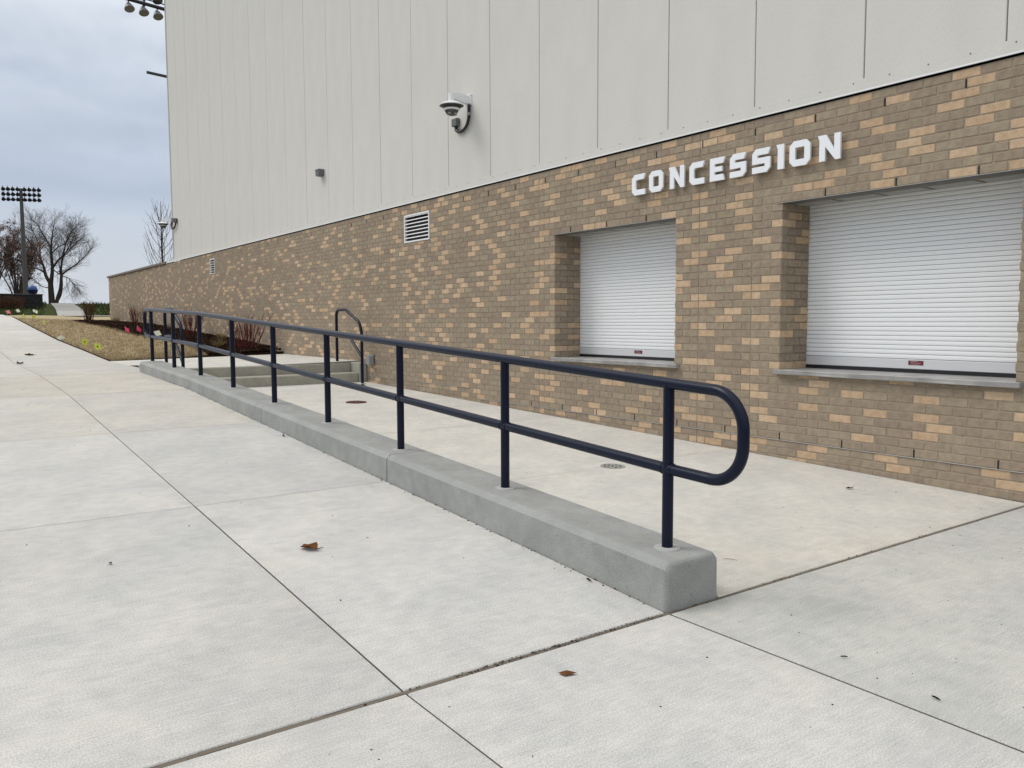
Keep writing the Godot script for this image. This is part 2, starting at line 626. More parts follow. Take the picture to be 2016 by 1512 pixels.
var DARK: Array[Color] = [Color(0.362, 0.293, 0.216), Color(0.348, 0.282, 0.210), Color(0.378, 0.308, 0.228), Color(0.338, 0.270, 0.207), Color(0.388, 0.318, 0.234), Color(0.362, 0.288, 0.215)]
var PALE: Array[Color] = [Color(0.605, 0.440, 0.292), Color(0.635, 0.472, 0.318), Color(0.575, 0.412, 0.270)]


func make_sky() -> ImageTexture:
	var w := 1024
	var h := 512
	var f := FastNoiseLite.new()
	f.seed = 5
	f.noise_type = FastNoiseLite.TYPE_SIMPLEX_SMOOTH
	f.frequency = 1.0
	f.fractal_octaves = 5
	f.domain_warp_enabled = true
	f.domain_warp_amplitude = 0.35
	f.domain_warp_frequency = 1.2
	var out := PackedFloat32Array()
	out.resize(w * h * 3)
	# the look of the overcast by elevation (degrees): [elevation, r, g, b], linear
	var bands := [[0.0, 0.64, 0.68, 0.73], [3.5, 0.62, 0.67, 0.735], [7.0, 0.555, 0.62, 0.715], [10.5, 0.46, 0.535, 0.655], [13.5, 0.54, 0.61, 0.725], [17.5, 0.74, 0.805, 0.885], [21.0, 0.86, 0.90, 0.955], [35.0, 1.02, 1.05, 1.09], [60.0, 1.42, 1.43, 1.45], [90.0, 1.62, 1.62, 1.62]]
	for y in h:
		var el := (0.5 - (y + 0.5) / h) * 180.0
		var cy := cos(deg_to_rad(el))
		var sy := sin(deg_to_rad(el))
		for x in w:
			var az := ((x + 0.5) / w - 0.5) * TAU
			var col: Vector3
			if el < 0.0:
				col = Vector3(0.25, 0.25, 0.24)
			else:
				var d := Vector3(sin(az) * cy, sy * 3.2, -cos(az) * cy)
				var n1 := f.get_noise_3d(d.x * 1.5, d.y * 1.9, d.z * 1.5)
				var n2 := f.get_noise_3d(d.x * 4.0 + 7.0, d.y * 4.5, d.z * 4.0)
				var e2 := clampf(el + n1 * 6.5 * smoothstep(2.0, 12.0, el), 0.0, 90.0)
				for i in bands.size() - 1:
					if e2 <= bands[i + 1][0]:
						var t: float = (e2 - bands[i][0]) / (bands[i + 1][0] - bands[i][0])
						col = Vector3(bands[i][1], bands[i][2], bands[i][3]).lerp(Vector3(bands[i + 1][1], bands[i + 1][2], bands[i + 1][3]), t)
						break
				col *= 1.0 + n2 * 0.06 + n1 * 0.05
			var k := (y * w + x) * 3
			out[k] = col.x
			out[k + 1] = col.y
			out[k + 2] = col.z
	return ImageTexture.create_from_image(Image.create_from_data(w, h, false, Image.FORMAT_RGBF, out.to_byte_array()))


const OPENINGS := [[-7.735, -5.79, 0.805, 2.3135], [-4.53, -2.585, 0.805, 2.3135], [-11.495, -10.715, 2.505, 2.93], [-22.185, -21.785, 2.545, 2.935]]
const XZ := Basis(Vector3(0, 0, -1), Vector3(0, 1, 0), Vector3(1, 0, 0))   # (-z, y) outline pushed along x


func course_y(k: int) -> float:
	return EYE + (k + 0.243) * COURSE


func joint_y(k: int) -> float:   # the bed joint on top of course k
	return EYE + (k + 0.743) * COURSE


func along_x(s: Shape, poly: PackedVector2Array, x0: float, x1: float) -> void:
	s.prism(poly, x0, x1, Transform3D(XZ, Vector3.ZERO))


# every brick of the long wall: {at, size, pale, normal}
func lay_bricks() -> Array:
	var out := []
	var r := RandomNumberGenerator.new()
	r.seed = 77
	for k in range(-19, 26):
		var odd: bool = posmod(k, 2) == 1
		var rows := []   # [left, right, slot, transcribed]
		var n := 0
		# left of the control joint at -8.042
		var x := -8.042
		if not odd:
			rows.append([x - 0.1016, x, 0])
			x -= 0.1016
			n = 1
		while x > -36.6:
			rows.append([maxf(x - 0.2032, -36.65), x, n])
			x -= 0.2032
			n += 1
		x = -5.48
		n = 0
		if odd:
			rows.append([x - 0.10248, x, 100])
			x -= 0.10248
			n = 1
		while x > -8.04 + 0.03:
			rows.append([maxf(x - 0.20496, -8.042), x, 100 + n])
			x -= 0.20496
			n += 1
		x = -4.848
		n = 0
		if odd:
			rows.append([x - 0.1053, x, 200])
			x -= 0.1053
			n = 1
		while x > -5.48 + 0.03:
			rows.append([maxf(x - 0.2107, -5.48), x, 200 + n])
			x -= 0.2107
			n += 1
		x = -4.848
		n = 0
		if odd:
			rows.append([x, x + 0.103, 300])
			x += 0.103
			n = 1
		while x < 2.4:
			rows.append([x, x + 0.206, 300 + n])
			x += 0.206
			n += 1
		var light: Array = LIGHT_BRICKS.get(k, [])
		var last_pale := false
		for b in rows:
			var known: bool = b[0] > -12.4 and b[1] < -2.2 and k >= -17
			var pale: bool
			if known:
				pale = b[2] in light
			else:
				pale = r.randf() < (0.10 if last_pale else 0.19) * (1.0 if b[0] > -24.0 else 0.85)
			last_pale = pale
			var x0: float = b[0] + 0.005
			var x1: float = b[1] - 0.005
			var ya := course_y(k) - 0.0302
			var yb := course_y(k) + 0.0302
			var depth := 0.085
			var keep := true
			for o in OPENINGS:
				if x1 <= o[0] + 0.004 or x0 >= o[1] - 0.004 or yb <= o[2] or ya >= o[3]:
					if k >= -7 and k <= 14 and o[2] < 1.0 and (absf(x1 - o[0]) < 0.01 or absf(x0 - o[1]) < 0.01) and x1 - x0 < 0.12:
						depth = 0.193
					continue
				if o[2] > ya + 0.012 and o[2] < yb:
					yb = o[2] - 0.005
				elif x0 < o[0] - 0.03:
					x1 = o[0]
					if o[2] < 1.0 and x1 - x0 < 0.13:
						depth = 0.193
				elif x1 > o[1] + 0.03:
					x0 = o[1]
					if o[2] < 1.0 and x1 - x0 < 0.13:
						depth = 0.193
				else:
					keep = false
			if not keep or x1 - x0 < 0.02:
				continue
			var jut := r.randf_range(-0.0012, 0.0012)
			out.append({"at": Vector3((x0 + x1) / 2, (ya + yb) / 2, WALL_Z + jut - depth / 2), "size": Vector3(x1 - x0, yb - ya, depth), "pale": pale, "normal": Vector3.BACK})
	# the bricks of the window reveals
	for o in [OPENINGS[0], OPENINGS[1]]:
		for side in [0, 1]:
			for k in range(-7, 15):
				var odd: bool = posmod(k, 2) == 1
				var header := false
				# which row turns its short end to the front
				for b in out:
					if absf(b.at.y - course_y(k)) < 0.02 and b.normal == Vector3.BACK and absf((b.at.x + b.size.x / 2 if side == 0 else b.at.x - b.size.x / 2) - o[side]) < 0.012:
						header = b.size.z > 0.1
						break
				var cuts := [[0.203, 0.396]] if header else [[0.095, 0.288], [0.298, 0.396]]
				for c in cuts:
					var y0: float = course_y(k) - 0.0302
					var y1: float = course_y(k) + 0.0302
					if y0 < o[2]:
						y0 = o[2] + 0.04
					if y1 - y0 < 0.015:
						continue
					out.append({"at": Vector3(o[side] + (-0.045 if side == 0 else 0.045) + r.randf_range(-0.001, 0.001), (y0 + y1) / 2, WALL_Z - (c[0] + c[1]) / 2), "size": Vector3(0.09, y1 - y0, c[1] - c[0]), "pale": r.randf() < 0.2, "normal": Vector3.RIGHT if side == 0 else Vector3.LEFT})
	return out


func build_school(cam: Camera3D) -> void:
	var b := thing("school_building", "long school building with tan and buff brick base below pale metal wall panels", "building")
	# mortar body of the wall, with its openings left out
	var s := Shape.new()
	var xs := [-36.643, 2.5]
	for o in OPENINGS:
		xs.append(o[0] - 0.007)
		xs.append(o[1] + 0.007)
	xs.sort()
	for i in xs.size() - 1:
		var mid: float = (xs[i] + xs[i + 1]) / 2
		var y0 := -0.3
		for o in OPENINGS:
			if mid > o[0] and mid < o[1]:
				s.box(Vector3(mid, (y0 + o[2]) / 2, WALL_Z - 0.2036), Vector3(xs[i + 1] - xs[i], o[2] - y0, 0.4))
				y0 = o[3]
		s.box(Vector3(mid, (y0 + 3.085) / 2, WALL_Z - 0.2036), Vector3(xs[i + 1] - xs[i], 3.085 - y0, 0.4))
	var wall := part("brick_wall", s.mesh(), M.mortar, b)
	# bricks: the 300 that show largest are parts, the rest one mass
	var bricks := lay_bricks()
	var inv := cam.transform.affine_inverse()
	for q in bricks:
		var rel: Vector3 = q.at - cam.position
		var c: Vector3 = inv * (q.at as Vector3)
		var score := 0.0
		if c.z < -0.5 and rel.dot(q.normal) < 0.0:
			var px := Vector2(c.x / -c.z * 1609.0, -c.y / -c.z * 1609.0)
			if absf(px.x) < 1030 and absf(px.y) < 770 and q.at.y > patio_y(q.at.x) - 0.02:
				var area: float = q.size.y * (q.size.x if q.normal == Vector3.BACK else q.size.z)
				score = area * absf(rel.dot(q.normal)) / pow(-c.z, 3)
		q.score = score
	var order := range(bricks.size())
	order.sort_custom(func(i, j): return bricks[i].score > bricks[j].score if bricks[i].score != bricks[j].score else i < j)
	var cache := {}
	var r := RandomNumberGenerator.new()
	r.seed = 8
	var places := []
	var tints := []
	for i in order.size():
		var q: Dictionary = bricks[order[i]]
		var tone := r.randi() % (PALE.size() if q.pale else DARK.size())
		if i < 300:
			var key: Vector3 = (q.size as Vector3).snapped(Vector3(0.004, 0.004, 0.004))
			if not cache.has(key):
				var bs := Shape.new()
				bs.box(Vector3.ZERO, q.size, Basis.IDENTITY, 0.003)
				cache[key] = bs.mesh()
			var o := part("brick", cache[key], M[("brick_pale_%d" if q.pale else "brick_dark_%d") % tone], wall)
			o.position = q.at
		else:
			places.append(Transform3D(Basis.from_scale(q.size), q.at))
			var col: Color = PALE[tone] if q.pale else DARK[tone]
			tints.append(col * r.randf_range(0.95, 1.05))
	var unit := Shape.new()
	unit.box(Vector3.ZERO, Vector3.ONE)
	many("brickwork", unit.mesh(), M.brick_any, places, tints, wall)
	# weep slots and drip edges
	s = Shape.new()
	for row in [[24, 2.4, -26.0], [-15, 2.4, -9.0], [15, -2.6, -4.4], [15, -5.8, -7.6]]:
		var x: float = -2.992 if row[0] == 24 else (-2.669 if row[0] == -15 else (-2.881 if row[1] > -3.0 else -6.209))
		x += 0.6150 * (8 if row[1] > 0 else 0)
		while x > row[2]:
			if x < row[1]:
				s.box(Vector3(x, course_y(row[0]), WALL_Z - 0.02), Vector3(0.011, 0.062, 0.046))
			x -= 0.6150
	part("weep_slots", s.mesh(), M.dark_gap, wall)
	s = Shape.new()
	s.box(Vector3(-3.45, joint_y(-16), WALL_Z - 0.01), Vector3(11.9, 0.004, 0.036))
	s.box(Vector3(-14.8, joint_y(-14), WALL_Z - 0.01), Vector3(10.3, 0.004, 0.036))
	part("drip_edge", s.mesh(), M.pale_trim, wall)
	# control joints: sealant strips
	for x in [-8.042, -5.48, -4.848]:
		s = Shape.new()
		s.box(Vector3(x, 1.4, WALL_Z - 0.012), Vector3(0.010, 3.37, 0.016))
		part("control_joint", s.mesh(), M.mortar, wall)
	# coping of the low end wall
	s = Shape.new()
	s.box(Vector3(-31.82, 3.125, WALL_Z - 0.19), Vector3(9.86, 0.075, 0.47), Basis.IDENTITY, 0.008)
	part("coping", s.mesh(), M.coping_stone, b)
	# body behind the panels
	s = Shape.new()
	s.box(Vector3(-11.8, 6.7, -12.0), Vector3(28.5, 13.4, 10.0))
	s.box(Vector3(-11.8, 8.3, -6.65), Vector3(28.5, 10.19, 0.66))
	part("panel_backing", s.mesh(), M.panel_backing, b)
	# wall panels
	var edges := []
	for k in range(-5, 22):
		edges.append(-2.749 - 1.0667 * k)
	edges.append(-26.06)
	var pc := {}
	for i in edges.size() - 1:
		var w: float = edges[i] - edges[i + 1] - 0.009
		var key := snappedf(w, 0.002)
		if not pc.has(key):
			var ps := Shape.new()
			ps.box(Vector3.ZERO, Vector3(w, 10.2, 0.07), Basis.IDENTITY, 0.004)
			pc[key] = ps.mesh()
		var o := part("metal_panel", pc[key], M.wall_panel, b)
		o.position = Vector3((edges[i] + edges[i + 1]) / 2, 3.185 + 5.1, -6.266 + sin(i * 2.3) * 0.0006)
	# corner trim at the far end
	s = Shape.new()
	s.box(Vector3(-26.115, 8.29, -6.25), Vector3(0.10, 10.2, 0.055), Basis.IDENTITY, 0.004)
	s.box(Vector3(-26.155, 8.29, -6.42), Vector3(0.02, 10.2, 0.395))
	part("corner_trim", s.mesh(), M.pale_trim, b)
	# base flashing: nose, slope, upstand
	s = Shape.new()
	along_x(s, PackedVector2Array([Vector2(6.1815, 3.112), Vector2(6.205, 3.106), Vector2(6.30, 3.13), Vector2(6.30, 3.170), Vector2(6.2225, 3.170)]), -26.95, 2.5)
	var fl := part("base_flashing", s.mesh(), M.pale_trim, b)
	s = Shape.new()
	along_x(s, PackedVector2Array([Vector2(6.177, 3.099), Vector2(6.1825, 3.099), Vector2(6.1825, 3.1135), Vector2(6.177, 3.111)]), -26.95, 2.5)
	part("drip_lip", s.mesh(), M.white_paint, fl)
	s = Shape.new()
	along_x(s, PackedVector2Array([Vector2(6.2245, 3.168), Vector2(6.229, 3.168), Vector2(6.229, 3.214), Vector2(6.2245, 3.214)]), -26.06, 2.5)
	part("upstand", s.mesh(), M.wall_panel, fl)
	s = Shape.new()
	var x := 2.2
	while x > -24.0:
		s.lathe([Vector2(0.0, 0.003), Vector2(0.006, 0.002), Vector2(0.006, 0.0)], 6, Transform3D(Basis(Vector3.RIGHT, PI / 2), Vector3(x, 3.192, -6.2245)))
		x -= 0.305
	part("flashing_screw", s.mesh(), M.grey_box, b)
	for i in 2:
		shutter(b, OPENINGS[i], [-7.75, -4.56][i], [-5.716, -2.53][i], [-6.775, -3.565][i])
	vent(b, OPENINGS[2], 7, 0.024, 0.015)
	vent(b, OPENINGS[3], 6, 0.018, 0.012)


func shutter(b: Node3D, o: Array, cx0: float, cx1: float, label_x: float) -> void:
	var w: float = o[1] - o[0]
	var mid: float = (o[0] + o[1]) / 2
	var s := Shape.new()
	s.box(Vector3(mid, 1.6, -6.66), Vector3(w + 0.3, 1.7, 0.05))
	var sh := part("roller_shutter", s.mesh(), M.dark_gap, b)
	var slat := Shape.new()
	along_x(slat, PackedVector2Array([Vector2(6.606, 0.0014), Vector2(6.63, 0.0014), Vector2(6.63, 0.0370), Vector2(6.606, 0.0370), Vector2(6.6022, 0.0358), Vector2(6.6008, 0.028), Vector2(6.6000, 0.019), Vector2(6.6008, 0.010), Vector2(6.6022, 0.0032)]), -w / 2 - 0.02, w / 2 + 0.02)
	var sm := slat.mesh()
	for k in 37:
		var q := part("slat", sm, M.shutter_white, sh)
		q.position = Vector3(mid, 0.957 + 0.0381 * k, 0)
	s = Shape.new()
	s.box(Vector3(mid, 0.915, -6.613), Vector3(w + 0.02, 0.080, 0.034), Basis.IDENTITY, 0.004)
	part("bottom_bar", s.mesh(), M.bar_metal, sh)
	s = Shape.new()
	s.box(Vector3(mid, 0.859, -6.612), Vector3(w + 0.02, 0.03, 0.03))
	part("rubber_seal", s.mesh(), M.black_plastic, sh)
	s = Shape.new()
	s.box(Vector3(label_x + 0.06, 0.927, -6.5945), Vector3(0.125, 0.036, 0.002))
	part("warning_label", s.mesh(), M.red_label, sh).set_meta("label", "small dark red warning sticker on the bottom bar")
	s = Shape.new()
	s.box(Vector3(label_x + 0.045, 0.938, -6.5933), Vector3(0.06, 0.0035, 0.001))
	s.box(Vector3(label_x + 0.06, 0.927, -6.5933), Vector3(0.09, 0.0025, 0.001))
	s.box(Vector3(label_x + 0.055, 0.918, -6.5933), Vector3(0.075, 0.0025, 0.001))
	part("label_text", s.mesh(), M.label_ink, sh)
	# steel counter
	s = Shape.new()
	s.box(Vector3((cx0 + cx1) / 2, 0.8235, -6.413), Vector3(cx1 - cx0, 0.041, 0.556), Basis.IDENTITY, 0.004)
	part("counter_shelf", s.mesh(), M.brushed_metal, b)
	# lintel and soffit
	s = Shape.new()
	s.box(Vector3(mid, 2.309, -6.243), Vector3(w, 0.008, 0.10))
	var li := part("steel_lintel", s.mesh(), M.soffit_steel, b)
	s = Shape.new()
	s.box(Vector3(mid, 2.3125, -6.1905), Vector3(w + 0.1, 0.004, 0.009))
	part("lintel_edge", s.mesh(), M.pale_trim, li)
	s = Shape.new()
	s.box(Vector3(mid, 2.318, -6.45), Vector3(w, 0.008, 0.32))
	part("soffit_board", s.mesh(), M.soffit_steel, li)
	var n := 5
	for k in n:
		s = Shape.new()
		s.box(Vector3(o[0] + w * (k + 0.5) / n, 2.3085, -6.455), Vector3(w / n - 0.035, 0.008, 0.19))
		part("soffit_plate", s.mesh(), M.soffit_plate, li)


func vent(b: Node3D, o: Array, blades: int, rim: float, lip: float) -> void:
	var w: float = o[1] - o[0]
	var h: float = o[3] - o[2]
	var mid := Vector3((o[0] + o[1]) / 2, (o[2] + o[3]) / 2, WALL_Z)
	var s := Shape.new()
	s.box(mid + Vector3(0, 0, -0.08), Vector3(w, h, 0.02))
	var v := part("louvre_vent", s.mesh(), M.dark_gap, b)
	s = Shape.new()
	for q in [-1, 1]:
		s.box(mid + Vector3(0, q * (h - rim) / 2, -0.008), Vector3(w, rim, 0.036), Basis.IDENTITY, 0.003)
		s.box(mid + Vector3(q * (w - rim) / 2, 0, -0.0085), Vector3(rim, h - 2 * rim, 0.034))
	part("frame", s.mesh(), M.white_paint, v)
	var pitch := (h - 2 * rim) / blades
	var bs := Shape.new()
	bs.box(Vector3(0, 0, 0.012), Vector3(w - 2 * rim, lip, 0.006), Basis(Vector3.RIGHT, deg_to_rad(-25)))
	var bm := bs.mesh()
	for k in blades:
		var q := part("blade", bm, M.white_paint, v)
		q.position = mid + Vector3(0, -h / 2 + rim + pitch * (k + 0.86), -0.012)


# ---------------------------------------------------------------- raised letters
func letter_outline(ch: String, w: float) -> PackedVector2Array:
	var h := 0.213
	var s := 0.056
	var c := 0.038
	var t := 0.056
	match ch:
		"C":
			return PackedVector2Array([Vector2(c, 0), Vector2(w, 0), Vector2(w, t), Vector2(s + 0.014, t), Vector2(s, t + 0.014), Vector2(s, h - t - 0.014), Vector2(s + 0.014, h - t), Vector2(w - 0.022, h - t), Vector2(w, h), Vector2(c, h), Vector2(0, h - c), Vector2(0, c)])
		"N":
			return PackedVector2Array([Vector2(0.016, 0), Vector2(s + 0.014, 0), Vector2(s + 0.014, 0.118), Vector2(w - 0.045, 0), Vector2(w, 0), Vector2(w, h), Vector2(w - s, h), Vector2(w - s, 0.086), Vector2(s + 0.02, h), Vector2(0, h), Vector2(0.016, h - 0.04)])
		"E":
			return PackedVector2Array([Vector2(0, 0), Vector2(w - 0.004, 0), Vector2(w - 0.022, t), Vector2(s, t), Vector2(s, 0.083), Vector2(w - 0.032, 0.083), Vector2(w - 0.032, 0.130), Vector2(s, 0.130), Vector2(s, h - t), Vector2(w - 0.022, h - t), Vector2(w, h), Vector2(0, h)])
		"S":
			return PackedVector2Array([Vector2(0, 0), Vector2(w - c, 0), Vector2(w, c), Vector2(w, 0.132), Vector2(s, 0.132), Vector2(s, h - t), Vector2(w - 0.022, h - t), Vector2(w, h), Vector2(c, h), Vector2(0, h - c), Vector2(0, 0.080), Vector2(w - s, 0.080), Vector2(w - s, t - 0.002), Vector2(0, t - 0.002)])
	return PackedVector2Array([Vector2(0.016, 0), Vector2(w, 0), Vector2(w, h), Vector2(0, h), Vector2(0.016, h - 0.04)])


func build_letters() -> void:
	var sign := thing("wall_lettering", "white raised metal letters spelling CONCESSION high on the brick wall", "sign", Vector3(0, 2.596, -6.145))
	var word := "CONCESSION"
	var spans := [[-6.372, -6.181], [-6.122, -5.928], [-5.848, -5.643], [-5.574, -5.388], [-5.318, -5.140], [-5.080, -4.899], [-4.828, -4.636], [-4.572, -4.494], [-4.436, -4.234], [-4.162, -3.953]]
	for i in 10:
		var w: float = spans[i][1] - spans[i][0]
		var s := Shape.new()
		if word[i] == "O":
			var h := 0.213
			var c := 0.040
			var a := [Vector2(c, 0), Vector2(w - c, 0), Vector2(w, c), Vector2(w, h - c), Vector2(w - c, h), Vector2(c, h), Vector2(0, h - c), Vector2(0, c)]
			var t := 0.056
			var q := [Vector2(t, t), Vector2(w - t, t), Vector2(w - t, t), Vector2(w - t, h - t), Vector2(w - t, h - t), Vector2(t, h - t), Vector2(t, h - t), Vector2(t, t)]
			for k in 8:
				var j := (k + 1) % 8
				var p := func(u: Vector2, z: float) -> Vector3: return Vector3(u.x, u.y, z)
				s.quad(p.call(a[k], 0.0), p.call(a[j], 0.0), p.call(q[j], 0.0), p.call(q[k], 0.0))
				s.quad(p.call(a[k], -0.02), p.call(a[j], -0.02), p.call(a[j], 0.0), p.call(a[k], 0.0))
				s.quad(p.call(q[j], -0.02), p.call(q[k], -0.02), p.call(q[k], 0.0), p.call(q[j], 0.0))
				s.quad(p.call(a[j], -0.02), p.call(a[k], -0.02), p.call(q[k], -0.02), p.call(q[j], -0.02))
		else:
			s.prism(letter_outline(word[i], w), -0.02, 0.0)
		for st in [Vector2(w * 0.28, 0.03), Vector2(w * 0.3, 0.185)]:
			s.tube([Vector3(st.x, st.y, -0.02), Vector3(st.x, st.y, -0.05)], 0.005, 6)
		var o := part("letter", s.mesh(), M.letter_metal, sign)
		o.position = Vector3(spans[i][0], (i - 4.5) * 0.0004, 0)
		o.set_meta("label", "raised letter " + word[i])


# ---------------------------------------------------------------- cameras and boxes on the wall
func dome_camera(label: String) -> Node3D:
	# at the middle of its mount plate; the arm runs out along +z
	var t := thing("security_camera", label, "security camera", Vector3.ZERO, "dome cameras on the panel wall")
	var s := Shape.new()
	s.box(Vector3(0, 0, 0.009), Vector3(0.135, 0.145, 0.018), Basis.IDENTITY, 0.004)
	var plate := part("mount_plate", s.mesh(), M.white_paint, t)
	s = Shape.new()
	for q in [Vector2(-0.05, 0.055), Vector2(0.05, 0.055), Vector2(-0.05, -0.055), Vector2(0.05, -0.055)]:
		s.lathe([Vector2(0.0, 0.006), Vector2(0.008, 0.005), Vector2(0.008, 0.0)], 8, Transform3D(Basis(Vector3.RIGHT, PI / 2), Vector3(q.x, q.y, 0.018)))
	part("bolt", s.mesh(), M.grey_box, plate)
	s = Shape.new()
	var arm := PackedVector2Array([Vector2(-0.018, -0.055), Vector2(-0.06, -0.055), Vector2(-0.255, -0.02), Vector2(-0.30, -0.02), Vector2(-0.30, 0.052), Vector2(-0.27, 0.058), Vector2(-0.018, 0.05)])
	arm.reverse()
	s.prism(arm, -0.034, 0.034, Transform3D(XZ, Vector3.ZERO))
	s.tube([Vector3(0, 0.05, 0.285), Vector3(0, -0.075, 0.285)], 0.045, 16)
	part("arm", s.mesh(), M.white_paint, t)
	s = Shape.new()
	s.lathe([Vector2(0.165, -0.118), Vector2(0.168, -0.106), Vector2(0.13, -0.082), Vector2(0.07, -0.062), Vector2(0.0, -0.058)], 32, Transform3D(Basis.IDENTITY, Vector3(0, 0, 0.285)))
	part("hood", s.mesh(), M.white_paint, t)
	s = Shape.new()
	s.lathe([Vector2(0.105, -0.155), Vector2(0.128, -0.135), Vector2(0.163, -0.117)], 32, Transform3D(Basis.IDENTITY, Vector3(0, 0, 0.285)))
	part("hood_lining", s.mesh(), M.black_plastic, t)
	s = Shape.new()
	s.lathe([Vector2(0.092, -0.178), Vector2(0.112, -0.172), Vector2(0.118, -0.160), Vector2(0.108, -0.152)], 32, Transform3D(Basis.IDENTITY, Vector3(0, 0, 0.285)))
	part("dome_ring", s.mesh(), M.white_paint, t)
	s = Shape.new()
	var prof := []
	for k in 9:
		var a := PI / 2 * k / 8
		prof.append(Vector2(0.092 * sin(a), -0.176 - 0.075 * cos(a)))
	s.lathe(prof, 32, Transform3D(Basis.IDENTITY, Vector3(0, 0, 0.285)))
	part("dome", s.mesh(), M.dome_plastic, t)
	s = Shape.new()
	for k in 3:
		var a := 0.6 + k * 1.3
		s.box(Vector3(0.062 * sin(a), -0.222, 0.285 + 0.062 * cos(a)), Vector3(0.035, 0.026, 0.035), Basis(Vector3.UP, a), 0.006)
	part("lens_unit", s.mesh(), M.pale_box, t)
	return t


func conduit(parent: Node3D, path: Array, box_at: Vector3, box_size: Vector3) -> void:
	var s := Shape.new()
	s.tube(smoothed(path), 0.022, 12)
	var c := part("conduit", s.mesh(), M.black_plastic, parent)
	s = Shape.new()
	for q in [path[1].lerp(path[2], 0.5)]:
		s.tube([q + Vector3(0, 0.02, 0), q + Vector3(0, -0.02, 0)], 0.026, 12)
	part("coupling", s.mesh(), M.pale_box, c)
	s = Shape.new()
	s.box(box_at, box_size, Basis.IDENTITY, 0.006)
	part("junction_box", s.mesh(), M.grey_box, parent)


func smoothed(p: Array, per := 6) -> Array:
	var out := []
	for i in p.size() - 1:
		var a: Vector3 = p[maxi(i - 1, 0)]
		var d: Vector3 = p[mini(i + 2, p.size() - 1)]
		for k in per:
			out.append((p[i] as Vector3).cubic_interpolate(p[i + 1], a, d, float(k) / per))
	out.append(p[-1])
	return out


func build_fixtures() -> void:
	var t := dome_camera("white dome camera on a wall arm above the large louvre vent, grey box below it")
	t.position = Vector3(-9.655, 4.305, -6.231)
	conduit(t, [Vector3(0.035, -0.07, 0.03), Vector3(0.035, -0.15, 0.03), Vector3(0.03, -0.24, 0.03), Vector3(-0.02, -0.335, 0.03), Vector3(-0.12, -0.385, 0.03), Vector3(-0.225, -0.385, 0.03), Vector3(-0.295, -0.35, 0.03), Vector3(-0.305, -0.30, 0.03)], Vector3(-0.305, -0.245, 0.032), Vector3(0.13, 0.105, 0.065))
	t = dome_camera("white dome camera mounted on the far corner of the panel wall above the low wall")
	t.position = Vector3(-26.15, 4.36, -6.225)
	t.rotation.y = deg_to_rad(-42)
	var back := Basis(Vector3.UP, deg_to_rad(42))
	var path := []
	for q in [Vector3(0.05, -0.08, 0.02), Vector3(0.08, -0.2, 0.05), Vector3(0.22, -0.29, 0.05), Vector3(0.42, -0.28, 0.04), Vector3(0.55, -0.2, 0.04), Vector3(0.57, -0.13, 0.04)]:
		path.append(back * q)
	conduit(t, path, back * Vector3(0.57, -0.08, 0.035), Vector3(0.16, 0.12, 0.12))
	# small fixture on the panels
	var f := thing("wall_sensor", "small grey box fixture alone on the pale panels left of the dome camera", "wall fixture", Vector3(-14.75, 4.065, -6.231))
	var s := Shape.new()
	s.prism(PackedVector2Array([Vector2(-0.075, -0.045), Vector2(-0.055, -0.06), Vector2(0.055, -0.06), Vector2(0.075, -0.045), Vector2(0.085, 0.055), Vector2(-0.085, 0.055)]), 0.0, 0.11)
	part("housing", s.mesh(), M.grey_box, f)
	s = Shape.new()
	s.box(Vector3(0, 0.06, 0.058), Vector3(0.18, 0.014, 0.124), Basis.IDENTITY, 0.004)
	part("lid", s.mesh(), M.pale_box, f)
	# weatherproof outlet near the steps
	f = thing("outlet_cover", "grey weatherproof outlet cover low on the brick wall beside the steps", "outlet", Vector3(-12.68, 0.64, WALL_Z))
	s = Shape.new()
	s.box(Vector3(0, 0, 0.012), Vector3(0.15, 0.175, 0.026), Basis.IDENTITY, 0.006)
	part("back_plate", s.mesh(), M.grey_box, f)
	s = Shape.new()
	s.prism(PackedVector2Array([Vector2(-0.062, -0.08), Vector2(0.062, -0.08), Vector2(0.062, 0.06), Vector2(0.03, 0.082), Vector2(-0.03, 0.082), Vector2(-0.062, 0.06)]), 0.025, 0.10)
	part("lid", s.mesh(), M.pale_box, f)


